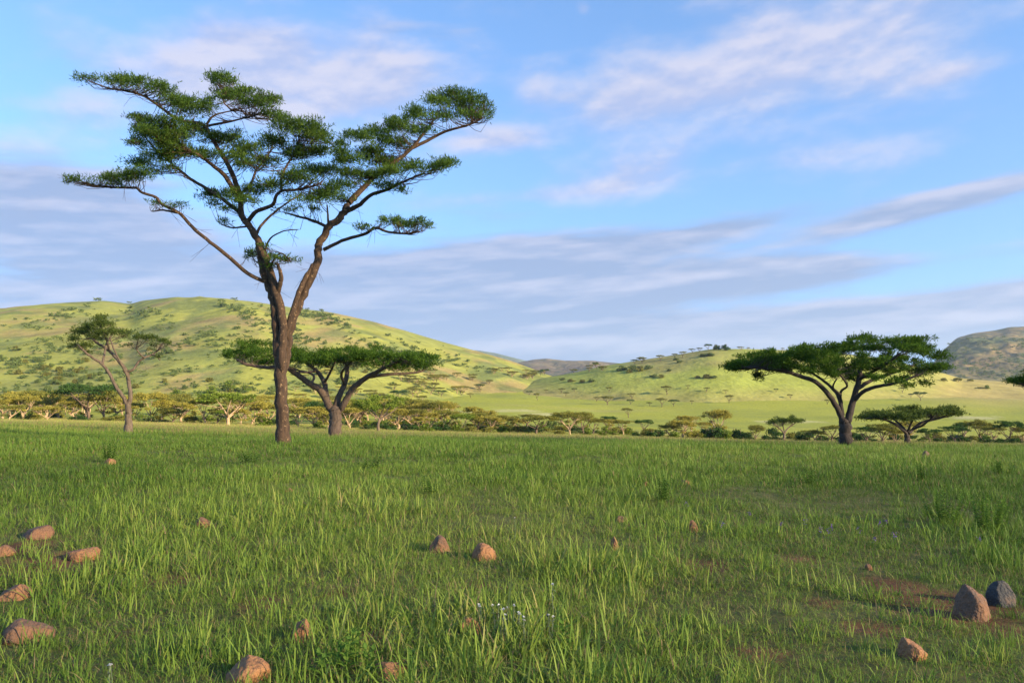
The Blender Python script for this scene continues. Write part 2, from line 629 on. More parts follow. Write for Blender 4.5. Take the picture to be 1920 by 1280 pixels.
# ------------------------------------------------------------------ ground sheet
def ground():
    a_f = np.radians(np.linspace(-46, 46, 320))
    a_c = np.radians(np.linspace(46, 314, 60)[1:-1])
    ang = np.concatenate([a_f, a_c])
    rad = np.concatenate([[.3, .8, 1.5, 2.2, 3.0], np.exp(np.linspace(math.log(3.4), math.log(9000), 330))])
    A, R = np.meshgrid(ang, rad)
    X = R * np.sin(A)
    Y = R * np.cos(A)
    Z = ground_z(X, Y)
    na = len(ang)
    v = np.stack([X, Y, Z], -1).reshape(-1, 3)
    i = np.arange(len(rad) - 1)[:, None] * na
    j = np.arange(na)[None]
    j2 = (j + 1) % na
    q = np.stack([i + j, i + j2, i + na + j2, i + na + j], -1).reshape(-1, 4)[:, ::-1]
    c0 = ground_z(np.array([0.]), np.array([0.]))
    mb = MB()
    mb.add(np.concatenate([v, [[0, 0, c0[0]]]]), q, [[len(v), j_, (j_ + 1) % na] for j_ in range(na)])
    me = mb.mesh('ground')
    V = np.concatenate([v, [[0, 0, c0[0]]]])
    x, y = V[:, 0], V[:, 1]
    px, Yf = px_Y(x, y)
    # what grows or lies where: earth under the near grass, pale grass strip, valley meadow, dry slope
    soil = np.array([.15, .068, .034])
    thatch = np.array([.105, .10, .032])
    strip = np.array([.29, .26, .08])
    plain = np.array([.275, .285, .036])
    plain2 = np.array([.225, .245, .04])
    dry = np.array([.34, .27, .09])
    n = fbm(x * .8, y * .8, 5, 3)[:, None]
    s = soil_mask(x, y)[:, None]
    near = thatch * (.7 + .6 * n) * (1 - s) + soil * (.6 + .8 * fbm(x * 4, y * 4, 15, 3)[:, None]) * s
    k1 = np.clip((Yf - 50) / 25, 0, 1)[:, None]
    k2 = np.clip((Yf - 115) / 60, 0, 1)[:, None]
    nn = fbm(x / 45, y / 26, 25, 4)[:, None]
    far = plain * (1 - np.clip((nn - .4) * 3, 0, 1)) + plain2 * np.clip((nn - .4) * 3, 0, 1)
    kd = np.clip((fbm(x / 90, y / 60, 35, 3) - .57) * 6, 0, 1)[:, None] * .55
    far = far * (1 - kd) + np.array([.30, .27, .085]) * kd
    col = near * (1 - k1) + strip * (.8 + .4 * n) * k1
    col = col * (1 - k2) + far * k2
    # pale sandy patches and the dry slope on the right
    for (cx, cy, a, b) in ((965, 769, 50, 3), (1015, 777, 38, 3), (900, 771, 36, 2), (1830, 783, 40, 3), (1480, 790, 60, 2.5)):
        sy = 728 + F * 0  # rows are compared in slope, so that a patch keeps its place on the ground
        pyv = 728 - (V[:, 2] - EYE) / Yf * F
        q = ((px - cx) / a) ** 2 + ((pyv - cy) / b) ** 2
        w = (np.clip(1.6 - q - (fbm(x / 9, y / 9, 45, 3) - .5) * 2.4, 0, 1) * (Yf > 160) * (Yf < 700))[:, None]
        col = col * (1 - w * .5) + np.array([.48, .43, .24]) * w * .5
    w = (np.clip((px - 1700) / 160, 0, 1) * np.clip((Yf - 430) / 140, 0, 1) * np.clip((Yf < 1200) * 1.0, 0, 1))[:, None]
    col = col * (1 - w * .85) + dry * w * .85
    ca = me.color_attributes.new('cover', 'FLOAT_COLOR', 'POINT')
    ca.data.foreach_set('color', np.concatenate([col, np.ones((len(col), 1))], 1).astype(np.float32).ravel())
    return me


def cover_mat(name, s1=.9, s2=9.0, bump=.5, bdist=.3, var=.45):
    m, N, L = new_mat(name)
    out = N.new('ShaderNodeOutputMaterial')
    b = N.new('ShaderNodeBsdfPrincipled')
    b.inputs['Roughness'].default_value = 1.0
    b.inputs['Specular IOR Level'].default_value = .1
    at_ = N.new('ShaderNodeVertexColor')
    at_.layer_name = 'cover'
    tc = N.new('ShaderNodeTexCoord')
    n1 = N.new('ShaderNodeTexNoise')
    n1.inputs['Scale'].default_value = s1
    n1.inputs['Detail'].default_value = 9
    n1.inputs['Roughness'].default_value = .68
    L.new(tc.outputs['Object'], n1.inputs['Vector'])
    mr = N.new('ShaderNodeMapRange')
    mr.inputs[1].default_value = .25
    mr.inputs[2].default_value = .75
    mr.inputs[3].default_value = 1 - var
    mr.inputs[4].default_value = 1 + var
    L.new(n1.outputs[0], mr.inputs[0])
    mx = N.new('ShaderNodeMix')
    mx.data_type = 'RGBA'
    mx.blend_type = 'MULTIPLY'
    mx.inputs[0].default_value = 1
    L.new(at_.outputs[0], mx.inputs[6])
    L.new(mr.outputs[0], mx.inputs[7])
    L.new(mx.outputs[2], b.inputs['Base Color'])
    n2 = N.new('ShaderNodeTexNoise')
    n2.inputs['Scale'].default_value = s2
    n2.inputs['Detail'].default_value = 6
    L.new(tc.outputs['Object'], n2.inputs['Vector'])
    bp = N.new('ShaderNodeBump')
    bp.inputs['Strength'].default_value = bump
    bp.inputs['Distance'].default_value = bdist
    L.new(n2.outputs[0], bp.inputs['Height'])
    L.new(bp.outputs[0], b.inputs['Normal'])
    L.new(b.outputs[0], out.inputs[0])
    return m


GROUND = obj('ground', ground(), cover_mat('meadow_earth', .9, 9, .6, .05))
tag(GROUND, kind='structure')


def hill_obj(name, h, nx, ny, fn, mat):
    me = h.mesh(nx, ny).mesh(name)
    v = np.empty(len(me.vertices) * 3, np.float32)
    me.vertices.foreach_get('co', v)
    v = v.reshape(-1, 3).astype(float)
    nrm = np.empty(len(me.vertices) * 3, np.float32)
    me.vertices.foreach_get('normal', nrm)
    col = fn(v[:, 0], v[:, 1], v[:, 2])
    ca = me.color_attributes.new('cover', 'FLOAT_COLOR', 'POINT')
    ca.data.foreach_set('color', np.concatenate([col, np.ones((len(col), 1))], 1).astype(np.float32).ravel())
    o = obj(name, me, mat)
    return tag(o, kind='structure')


def mixn(a, b, t):
    return np.asarray(a) * (1 - t[:, None]) + np.asarray(b) * t[:, None]


def left_cover(x, y, z):
    n = fbm(x / 110, y / 130, 51, 4)
    c = mixn((.275, .275, .052), (.225, .235, .055), np.clip((n - .35) * 3, 0, 1))
    n2 = fbm(x / 40 + 9, y / 60, 57, 4)
    c = mixn(c, (.28, .20, .085), np.clip((n2 - .53) * 5, 0, .75))
    n3 = fbm(x / 22, y / 30, 59, 4)
    return mixn(c, (.12, .15, .045), np.clip((n3 - .52) * 5, 0, .7))


def right_cover(x, y, z):
    n = fbm(x / 60, y / 60, 61, 4)
    c = mixn((.25, .275, .05), (.27, .24, .075), np.clip((n - .42) * 4, 0, 1))
    low = np.clip(1 - (z - ground_z(x, y) - 1.0) / 8.0, 0, 1)
    c = mixn(c, (.26, .21, .075), low * .55)
    px, Y = px_Y(x, y)
    return mixn(c, (.34, .27, .09), np.clip((px - 1690) / 120, 0, 1) * .85)


def far_cover(a, b, c_):
    def f(x, y, z):
        n = fbm(x / 160, y / 160, 77, 4)
        c = mixn(a, b, np.clip((n - .38) * 4, 0, 1))
        n2 = fbm(x / 38, y / 60, 79, 5, .6)
        return mixn(c, c_, np.clip((n2 - .52) * 6, 0, .9))
    return f


MH = cover_mat('hill_grass', .05, .25, .7, 1.2, .35)
hill_obj('hill', LEFT_HILL, 420, 220, left_cover, MH)
hill_obj('hill', RIGHT_HILL, 380, 120, right_cover, MH)
MF = cover_mat('far_hill_grass', .012, .03, .8, 14, .35)
hill_obj('mountain', GAP_HILL, 160, 60, far_cover((.14, .105, .07), (.19, .145, .08), (.07, .08, .045)), MF)
hill_obj('mountain', FAR_RIDGE, 120, 40, far_cover((.10, .13, .06), (.12, .13, .06), (.06, .09, .04)), MF)
hill_obj('mountain', PEAK_HILL, 260, 140, far_cover((.18, .13, .06), (.14, .13, .055), (.045, .07, .03)), MF)

# ------------------------------------------------------------------ thin cloud added unseen, out of view, to shade the near meadow


def shade_cloud():
    h = 520.0
    k = h / SUN.z
    off = np.array([SUN.x * k, SUN.y * k])
    x0, x1, y0, y1 = -230, 230, -330, SHADE_EDGE
    nx, ny = 60, 60
    u, v = np.meshgrid(np.linspace(-1, 1, nx), np.linspace(-1, 1, ny))
    # square to rounded rectangle
    X = (x0 + x1) / 2 + u * (x1 - x0) / 2
    Y = (y0 + y1) / 2 + v * (y1 - y0) / 2
    Y = Y + (fbm(X / 60, Y * 0 + 3, 91, 3) - .5) * 22 * np.clip(v, 0, 1)
    e = np.clip((1 - u ** 8) * (1 - v ** 8), 0, 1) ** .5
    top = 34 * e * (.5 + fbm(X / 40, Y / 40, 92, 4))
    bot = -7 * e * (.5 + fbm(X / 50, Y / 50, 93, 3))
    a = np.stack([X + off[0], Y + off[1], h + top], -1).reshape(-1, 3)
    b = np.stack([X + off[0], Y + off[1], h + bot - .2], -1).reshape(-1, 3)
    i = np.arange(ny - 1)[:, None] * nx + np.arange(nx - 1)[None]
    q = np.stack([i, i + 1, i + nx + 1, i + nx], -1).reshape(-1, 4)
    m = MB()
    m.add(np.concatenate([a, b]), np.concatenate([q, q[:, ::-1] + nx * ny]))
    mt, N, L = new_mat('added_thin_cloud')
    out = N.new('ShaderNodeOutputMaterial')
    tr = N.new('ShaderNodeBsdfTransparent')
    tl = N.new('ShaderNodeBsdfTranslucent')
    tl.inputs[0].default_value = (.9, .9, .92, 1)
    mix = N.new('ShaderNodeMixShader')
    tc = N.new('ShaderNodeTexCoord')
    n = N.new('ShaderNodeTexNoise')
    n.inputs['Scale'].default_value = .03
    n.inputs['Detail'].default_value = 5
    L.new(tc.outputs['Object'], n.inputs['Vector'])
    mr = N.new('ShaderNodeMapRange')
    mr.inputs[1].default_value = .3
    mr.inputs[2].default_value = .7
    mr.inputs[3].default_value = CLOUD_OPAQ - .12
    mr.inputs[4].default_value = CLOUD_OPAQ + .12
    L.new(n.outputs[0], mr.inputs[0])
    L.new(mr.outputs[0], mix.inputs[0])
    L.new(tr.outputs[0], mix.inputs[1])
    L.new(tl.outputs[0], mix.inputs[2])
    L.new(mix.outputs[0], out.inputs[0])
    o = obj('added_shade_cloud', m, mt)
    tag(o, kind='structure')


SHADE_EDGE = 62.0
CLOUD_OPAQ = 0.22
shade_cloud()

# ------------------------------------------------------------------ tree building


def catmull(p, n):
    p = np.asarray(p, float)
    if len(p) == 2:
        t = np.linspace(0, 1, n)[:, None]
        return p[0] * (1 - t) + p[1] * t
    q = np.concatenate([[2 * p[0] - p[1]], p, [2 * p[-1] - p[-2]]])
    out = []
    seg = len(p) - 1
    for s in np.linspace(0, seg, n):
        i = min(int(s), seg - 1)
        f = s - i
        a, b, c, d = q[i], q[i + 1], q[i + 2], q[i + 3]
        out.append(.5 * ((2 * b) + (-a + c) * f + (2 * a - 5 * b + 4 * c - d) * f * f + (-a + 3 * b - 3 * c + d) * f ** 3))
    return np.array(out)


def tube(mb, pts, rad, sides=8, lump=0.0):
    pts = np.asarray(pts, float)
    rad = np.asarray(rad, float)
    n = len(pts)
    tan = np.gradient(pts, axis=0)
    tan /= np.linalg.norm(tan, axis=1)[:, None] + 1e-9
    ref = np.array([.31, .9, .12])
    s = np.cross(tan, ref)
    s /= np.linalg.norm(s, axis=1)[:, None] + 1e-9
    t = np.cross(tan, s)
    a = np.arange(sides) * 2 * math.pi / sides
    rr = rad[:, None] * np.ones(sides)[None]
    if lump:
        rr = rr * (1 + lump * (rng.random((n, sides)) - .5))
    v = pts[:, None] + rr[..., None] * (np.cos(a)[None, :, None] * s[:, None] + np.sin(a)[None, :, None] * t[:, None])
    i = np.arange(n - 1)[:, None] * sides
    j = np.arange(sides)[None]
    j2 = (j + 1) % sides
    q = np.stack([i + j, i + j2, i + sides + j2, i + sides + j], -1).reshape(-1, 4)
    mb.add(v.reshape(-1, 3), q)


def leaves(mb, p, d, length, width):
    """p, d (n,3): thin pointed leaves from p along d"""
    n = len(p)
    d = d / (np.linalg.norm(d, axis=1)[:, None] + 1e-9)
    r = rng.normal(size=(n, 3))
    s = np.cross(d, r)
    s /= np.linalg.norm(s, axis=1)[:, None] + 1e-9
    L = (length * (.6 + .8 * rng.random(n)))[:, None]
    W = (width * (.7 + .6 * rng.random(n)))[:, None]
    v = np.stack([p, p + d * L * .45 + s * W, p + d * L, p + d * L * .45 - s * W], 1).reshape(-1, 3)
    mb.add(v, np.arange(n * 4).reshape(-1, 4))


def fill_pad(mb, tw, c, r, nodes, leaflets, length, width, anchors, clumps=5, twig_r=.012, up=.55):
    """foliage pad: clumps inside an ellipsoid, twigs from the nearest limb, sprays of leaflets at nodes"""
    c = np.asarray(c, float)
    r = np.asarray(r, float)
    k = rng.normal(size=(clumps, 3))
    k /= np.linalg.norm(k, axis=1)[:, None]
    k *= (rng.random(clumps) ** .45)[:, None] * .85
    k[:, 2] = np.abs(k[:, 2]) * .75 - .15
    cen = c + k * r
    if anchors is not None and tw is not None:
        for q in cen:
            dd = anchors - q
            dist = np.linalg.norm(dd, axis=1) + np.clip(dd[:, 2], 0, None) * 1.5 + np.clip(-dd[:, 2] - .5, 0, None) * 4
            near = np.argsort(dist)[:7]
            a = anchors[near[rng.integers(len(near))]]
            if np.linalg.norm(a - q) > 1.35:
                continue
            mid = (a + q) / 2 + rng.normal(size=3) * .06 * np.linalg.norm(a - q) + np.array([0, 0, -.10]) * np.linalg.norm(a - q)
            tube(tw, catmull([a, mid, q], 5), np.linspace(twig_r, twig_r * .35, 5), 3)
    per = rng.integers(0, clumps, nodes)
    sp = np.where(rng.random(nodes) < .85, .30, .46)[:, None]
    pt = cen[per] + np.clip(rng.normal(size=(nodes, 3)), -1.7, 1.7) * r * sp * np.array([1, 1, .62])
    pt = np.repeat(pt, leaflets, 0)
    out = (pt - c) / r
    d = rng.normal(size=(len(pt), 3)) * .75 + out * .45 + np.array([0, 0, up])
    leaves(mb, pt + rng.normal(size=pt.shape) * length * .25, d, length, width)


def limb_pts(spec, Y0):
    """[(px,py,dy)...] -> 3-D points"""
    return [at(px, py, Y0 + (dy if len(r) else r[0])) if False else at(px, py, Y0 + dy) for (px, py, dy, *r) in spec]


def build_tree(label, group, Y0, base, limbs, pads, leaf_m, bark_m, nodes, leaflets, length, width, clumps=5, twig_r=.011, bare=0, trunk_n=1, up=.55, cat='tree'):
    """limbs: (r0 px, r1 px, [(px,py,dy)]); the first trunk_n are the trunk; pads: (px,py,rx,ry,dy,rdepth)"""
    bx, by = base
    b3 = at(bx, by, Y0)
    root = empty('acacia_tree', b3)
    tag(root, label, cat, group)
    anchors = []
    apx = []
    for i, (r0, r1, pts) in enumerate(limbs):
        p3 = np.array([at(a, b, Y0 + c) for (a, b, c) in pts]) - b3
        n = max(8, int(len(pts) * 4))
        p = catmull(p3, n)
        p[1:] += rng.normal(size=p[1:].shape) * r1 * Y0 / F * .15
        t = np.linspace(0, 1, n)
        rad = (r0 * (1 - t) + r1 * t) * Y0 / F
        if i == 0:
            p[0, 2] -= .45
            hgt = p[:, 2]
            rad = rad * (1 + .35 * np.exp(-np.clip(hgt, 0, None) / .22))
        m = MB()
        rad[-1] *= .05
        if i >= trunk_n and r0 > 5.5 and pts[0][1] > 600:
            rad[0] *= .35
            rad[1] *= .75
        if i < trunk_n:
            rad[-2] *= .75
        tube(m, p, rad, 16 if i < trunk_n else 8, .16 if i < trunk_n else .10)
        obj('trunk' if i < trunk_n else 'branch', m, bark_m, root)
        anchors.append(p if i >= trunk_n else p[-3:])
        for q, (a, b, c) in zip(p3, pts):
            apx.append((a, b, c))
    A = np.concatenate(anchors)
    apx = np.array(apx)
    mb = MB()
    tw = MB()
    for pad in pads:
        px, py, rx, ry = pad[:4]
        if len(pad) > 4 and pad[4] is not None:
            dy = pad[4]
        else:
            near = np.argmin((apx[:, 0] - px) ** 2 + (apx[:, 1] - py) ** 2 * 1.5)
            dy = apx[near, 2] + rng.normal() * .45
        c = at(px, py, Y0 + dy) - b3
        s = Y0 / F
        r = np.array([rx * s, max(rx * s * .85, .25), ry * s * 1.15])
        vol = (rx * ry * s * s) / .16
        fill_pad(mb, tw, c, r, max(12, int(nodes * vol)), leaflets, length, width, A, clumps, twig_r, up)
    # bare thin twigs hanging below the crown
    for _ in range(bare):
        a = A[rng.integers(len(A))]
        d = rng.normal(size=3) * np.array([1, 1, .35]) + np.array([0, 0, -.25])
        d /= np.linalg.norm(d)
        Lh = .4 + .6 * rng.random()
        p = [a, a + d * Lh * .5 + rng.normal(size=3) * .06, a + d * Lh + rng.normal(size=3) * .1 + np.array([0, 0, -.12])]
        tube(tw, catmull(p, 6), np.linspace(.007, .003, 6), 3)
        q = p[1]
        e = q + (p[2] - p[1]) * .6 + rng.normal(size=3) * .15
        tube(tw, catmull([q, e], 3), np.linspace(.005, .0025, 3), 3)
    obj('crown', mb.mesh('crown', False), leaf_m, root)
    if tw.n:
        obj('twigs', tw, bark_m, root)
    return root


LEAF_HERO = leaf_mat('acacia_leaf_green', (.040, .076, .016), (.082, .142, .024), (.16, .23, .040), .42)
LEAF_UMB = leaf_mat('acacia_leaf_umbrella', (.036, .074, .012), (.074, .140, .018), (.14, .215, .030), .42)
LEAF_THIN = leaf_mat('acacia_leaf_olive', (.045, .07, .018), (.085, .12, .026), (.15, .185, .042), .3)
BARK_HERO = bark_mat('bark_dark', (.022, .012, .007), (.095, .052, .026), (.36, .22, .11), 6.5, .585)
BARK_UMB = bark_mat('bark_brown', (.05, .032, .022), (.15, .098, .066), (.24, .17, .12), 6, .62)
BARK_RIGHT = bark_mat('bark_black', (.02, .014, .011), (.065, .045, .033), (.13, .095, .07), 6, .66)
BARK_PALE = bark_mat('bark_pale', (.20, .13, .075), (.42, .29, .17), (.5, .36, .22), 4, .6)
BARK_GREY = bark_mat('bark_grey', (.07, .047, .03), (.19, .132, .085), (.27, .20, .13), 6, .6)

# ---- the tall acacia
hero_limbs = [
    (11.8, 10.6, [(531, 832, 0), (530, 780, 0), (528, 720, 0), (526, 660, 0), (526, 612, 0)]),
    (8.2, 6.2, [(523, 690, .05), (520, 650, -.02), (517, 600, 0), (513, 570, 0), (503, 535, .1), (494, 508, .1), (487, 470, .2), (484, 452, .25)]),
    (8.8, 6.0, [(529, 700, -.1), (530, 650, -.12), (531, 606, -.1), (520, 558, -.1), (510, 522, -.1), (499, 487, -.1), (485, 452, -.1), (470, 428, -.1), (457, 410, 0)]),
    (5.0, 2.5, [(521, 548, -.1), (527, 524, -.3), (525, 507, -.4), (519, 492, -.5)]),
    (8.6, 6.8, [(532, 705, .1), (537, 662, .15), (542, 625, .15), (552, 592, .15), (566, 560, .2), (582, 520, .2), (597, 485, .3), (597, 461, .4), (606, 444, .5), (620, 423, .5), (640, 404, .6), (654, 380, .7)]),
    (6.0, 4.0, [(536, 632, -.05), (548, 585, -.05), (562, 545, 0), (574, 520, .1), (590, 492, .25)]),
    (6.5, 2.2, [(654, 380, .7), (664, 370, .8), (681, 352, 1.0), (710, 325, 1.2), (749, 298, 1.3), (776, 274, 1.4), (793, 251, 1.4), (815, 225, 1.4)]),
    (5.0, 1.5, [(650, 396, .6), (674, 384, .4), (695, 366, .1), (728, 355, -.3), (752, 343, -.5), (800, 322, -.8)]),
    (4.0, 1.2, [(771, 278, 1.4), (799, 265, 1.5), (832, 248, 1.6), (861, 239, 1.6), (885, 232, 1.6), (905, 222, 1.6)]),
    (3.6, 1.4, [(607, 468, .4), (645, 450, .2), (686, 438, -.1), (704, 427, -.3), (728, 435, -.5), (763, 438, -.6), (790, 434, -.7)]),
    (3.4, 1.3, [(614, 426, .5), (588, 414, .9), (556, 405, 1.2), (530, 398, 1.4)]),
    (2.6, 1.2, [(616, 424, .5), (615, 405, .2), (613, 381, 0)]),
    (3.9, 1.6, [(495, 528, .1), (462, 511, -.2), (427, 480, -.5), (397, 456, -.8), (367, 432, -1.0), (346, 409, -1.1), (332, 397, -1.2), (302, 382, -1.4), (293, 370, -1.5), (266, 361, -1.6), (254, 352, -1.6), (228, 352, -1.7), (186, 349, -1.8), (150, 340, -1.9)]),
    (2.2, 1.0, [(332, 399, -1.2), (305, 394, -1.0), (284, 397, -.9)]),
    (6.2, 2.6, [(462, 417, 0), (453, 403, 0), (450, 367, .1), (438, 332, .2), (424, 302, .2), (409, 278, .2), (394, 254, .3), (388, 237, .3)]),
    (3.5, 1.2, [(388, 240, .3), (373, 231, .4), (337, 225, .5), (305, 204, .6), (284, 189, .6), (266, 179, .7), (234, 170, .7), (205, 166, .8), (165, 152, .8)]),
    (2.6, 1.0, [(390, 236, .3), (427, 229, .0), (456, 222, -.2), (490, 214, -.4)]),
    (2.6, 1.0, [(387, 234, .3), (397, 220, .3), (412, 213, .3), (450, 205, .4)]),
    (2.0, .9, [(437, 208, .3), (429, 202, .4), (419, 190, .4), (421, 165, .4)]),
    (5.0, 1.4, [(451, 372, .1), (436, 352, -.1), (421, 329, -.3), (400, 311, -.6), (376, 293, -.8), (346, 278, -1.0), (314, 254, -1.1), (285, 238, -1.2)]),
    (4.0, 1.2, [(453, 402, 0), (420, 375, .4), (385, 352, .8), (361, 338, 1.0), (338, 320, 1.1), (320, 305, 1.2), (280, 268, 1.4), (265, 240, 1.4)]),
    (4.4, 1.6, [(462, 418, 0), (480, 397, -.3), (510, 385, -.6), (518, 367, -.8), (530, 358, -.9), (563, 355, -1.2), (600, 345, -1.4)]),
    (2.8, 1.1, [(528, 358, -.9), (528, 332, -.9), (539, 308, -.8), (556, 282, -.8), (562, 250, -.8)]),
    (3.0, 1.2, [(480, 440, -.1), (492, 420, .3), (516, 397, .7), (535, 383, .9), (570, 360, 1.2)]),
    (2.0, .8, [(497, 470, -.1), (507, 447, -.4), (533, 433, -.7), (563, 430, -.9)]),
    (2.0, .9, [(466, 424, 0), (435, 427, .3), (412, 420, .5)]),
    (3.0, 1.1, [(450, 365, .1), (470, 345, .6), (480, 320, .9), (500, 295, 1.1), (515, 265, 1.2)]),
    (2.2, 1.0, [(505, 500, -.1), (525, 475, -.4), (545, 488, -.7)]),
]
hero_pads = [(172, 152, 30, 9), (222, 154, 34, 14), (262, 157, 28, 13), (300, 170, 34, 17), (335, 192, 32, 15),
             (345, 203, 34, 17), (382, 197, 30, 18), (420, 150, 36, 13), (430, 178, 34, 16), (470, 194, 36, 18), (500, 190, 30, 17), (513, 214, 28, 12), (455, 172, 26, 12),
             (265, 225, 28, 14), (310, 232, 38, 18), (360, 245, 38, 20), (256, 272, 20, 13), (310, 272, 38, 20), (350, 288, 38, 20), (268, 308, 30, 12), (318, 316, 28, 10), (400, 262, 28, 16),
             (285, 250, 34, 20), (330, 255, 36, 20), (300, 295, 34, 16), (385, 290, 26, 16), (270, 245, 24, 16),
             (435, 262, 30, 15), (470, 280, 38, 18), (510, 268, 34, 20), (500, 305, 38, 16), (460, 308, 32, 12), (445, 290, 26, 14),
             (545, 238, 32, 20), (582, 252, 30, 22), (560, 288, 34, 20), (600, 285, 28, 22), (590, 322, 38, 18), (550, 330, 38, 15), (622, 318, 24, 17), (610, 262, 18, 14), (530, 225, 20, 12),
             (408, 366, 38, 13), (448, 374, 38, 12), (480, 356, 34, 14), (512, 344, 30, 12), (430, 392, 26, 8), (572, 374, 38, 12), (612, 366, 38, 14), (546, 394, 32, 9), (640, 348, 34, 16), (650, 374, 26, 9), (585, 392, 22, 8), (395, 385, 20, 8),
             (143, 337, 18, 8), (183, 340, 32, 10), (220, 335, 30, 12), (258, 332, 30, 13), (290, 328, 26, 11), (288, 384, 17, 8), (325, 386, 24, 8),
             (668, 258, 32, 16), (702, 250, 34, 18), (660, 298, 32, 18), (700, 288, 38, 20), (740, 233, 38, 18), (742, 268, 38, 18), (780, 214, 32, 17), (790, 243, 28, 14), (825, 193, 32, 16), (832, 218, 34, 15),
             (868, 188, 38, 19), (880, 213, 38, 13), (912, 206, 20, 14), (850, 175, 30, 12), (690, 328, 38, 16), (730, 323, 38, 16), (770, 314, 34, 14), (814, 310, 34, 13), (840, 306, 20, 9), (722, 348, 34, 11), (752, 362, 15, 7), (720, 305, 36, 18), (650, 325, 26, 16), (640, 285, 20, 14),
             (678, 425, 24, 8), (733, 420, 26, 10), (774, 421, 32, 12), (800, 424, 12, 8), (720, 412, 10, 6),
             (484, 476, 24, 11), (520, 488, 28, 11), (546, 488, 18, 8), (496, 458, 12, 8), (470, 482, 14, 8), (418, 416, 18, 6), (505, 500, 20, 7)]
# crowns have depth: the dense pads get a partner nearer or farther
extra = []
for p in hero_pads:
    if p[2] >= 26 and p[3] >= 12:
        extra.append((p[0] + random.uniform(-10, 10), p[1] + random.uniform(-4, 5), p[2] * .9, p[3] * .85, random.choice([-1, 1]) * random.uniform(.6, 2.0)))
hero_pads = [(a, b - random.uniform(-2, 4), c, d * random.choice([.75, .9, 1.1, 1.45]), *e) for (a, b, c, d, *e) in hero_pads]
for (a, b) in [(425, 140), (405, 152), (440, 148), (460, 165), (235, 145), (205, 148), (300, 155), (265, 150), (490, 172), (520, 180), (825, 175), (808, 178), (850, 168), (880, 172), (905, 180), (920, 210), (780, 198), (760, 215), (735, 218), (705, 235), (680, 245), (655, 248), (560, 222), (590, 232), (605, 245),
               (255, 215), (245, 262), (840, 298), (850, 300), (640, 262), (130, 333), (205, 328), (240, 322), (785, 408), (740, 408), (505, 475), (470, 470), (435, 355), (395, 358)]:
    hero_pads.append((a, b + 6, 11, 9))
for _ in range(60):
    a, b = random.choice(hero_pads[:80]), random.choice(hero_pads[:80])
    if 20 < math.hypot(a[0] - b[0], a[1] - b[1]) < 75 and min(a[2], b[2]) > 24:
        extra.append(((a[0] + b[0]) / 2, (a[1] + b[1]) / 2 + random.uniform(-4, 6), 20, 10))
build_tree('tall open-crowned acacia with forked dark trunk, highest tree in the meadow', None, 24.0, (531, 832), hero_limbs, hero_pads + extra,
           LEAF_HERO, BARK_HERO, 140, 6, .115, .0105, clumps=10, bare=90, up=.75)


def umbrella_pads(top, bot, n, Y0, rx, ry, dmul=.75, seed=1):
    r = np.random.default_rng(seed)
    top = np.array(top, float)
    bot = np.array(bot, float)
    x0, x1 = top[0, 0], top[-1, 0]
    cx = (x0 + x1) / 2
    hw = (x1 - x0) / 2
    out = []
    while len(out) < n:
        px = x0 + rx * .5 + (x1 - x0 - rx) * r.random()
        w = math.sqrt(max(0, 1 - ((px - cx) / hw) ** 2))
        dmax = hw * Y0 / F * dmul * max(w, .18)
        dy = (r.random() * 2 - 1) * dmax
        t = np.interp(px, top[:, 0], top[:, 1])
        b = np.interp(px, bot[:, 0], bot[:, 1])
        e = abs(dy) / max(dmax, .01)
        f = r.random() ** 1.5
        lo = max(b - ry * 1.2, t + ry * .8)
        py = (t + ry * .7) + (lo - t - ry * .7) * f + e * e * ry * .5
        if r.random() < .12:
            py = t - ry * .1
        out.append((px, min(py, max(lo, t + ry * .7)), rx * (.55 + .75 * r.random()), ry * (.7 + .5 * r.random()), dy))
    return out


# ---- umbrella acacia beside the tall one
t2_top = [(413, 662), (440, 648), (480, 644), (520, 648), (560, 656), (600, 661), (640, 660), (680, 650), (720, 655), (760, 659), (800, 660), (822, 658)]
t2_bot = [(413, 674), (440, 682), (480, 692), (510, 694), (560, 684), (600, 694), (650, 690), (700, 697), (750, 703), (780, 704), (810, 690), (822, 668)]
t2_limbs = [
    (11.5, 11.0, [(627, 830, 0), (628, 800, 0), (629, 775, 0), (629, 760, 0)]),
    (8, 2.2, [(622, 775, 0), (612, 748, 0), (599, 730, -.3), (583, 720, -.6), (560, 704, -1.0), (539, 691, -1.3), (510, 689, -1.6), (466, 684, -1.9), (440, 672, -2)]),
    (5.5, 2, [(613, 750, 0), (608, 717, .5), (594, 696, 1.2), (578, 683, 1.8), (560, 672, 2.3)]),
    (7, 3, [(629, 770, 0), (635, 746, .2), (646, 720, .5), (651, 696, .8), (650, 675, 1.2)]),
    (7, 2.5, [(638, 772, 0), (651, 746, -.2), (661, 728, -.3), (685, 709, -.8), (703, 699, -1.1), (724, 688, -1.6), (750, 672, -2)]),
    (3.5, 1.5, [(690, 706, -.8), (726, 702, -.4), (758, 700, 0), (790, 696, .2), (806, 684, .3)]),
    (3, 1.5, [(608, 717, .5), (615, 706, -.2), (622, 692, -1), (630, 675, -1.8)]),
    (3, 1.3, [(668, 722, -.3), (690, 706, 1), (712, 696, 2), (735, 680, 2.8)]),
    (3, 1.3, [(646, 720, .5), (640, 700, -1), (655, 682, -2.6), (670, 668, -3.2)]),
    (2.5, 1.2, [(583, 720, -.6), (588, 704, .4), (560, 694, 1.6), (520, 684, 2.2), (490, 670, 2.4)]),
    (2.2, 1, [(594, 696, 1.2), (570, 698, .2), (548, 695, -.4), (520, 680, -.6)]),
]
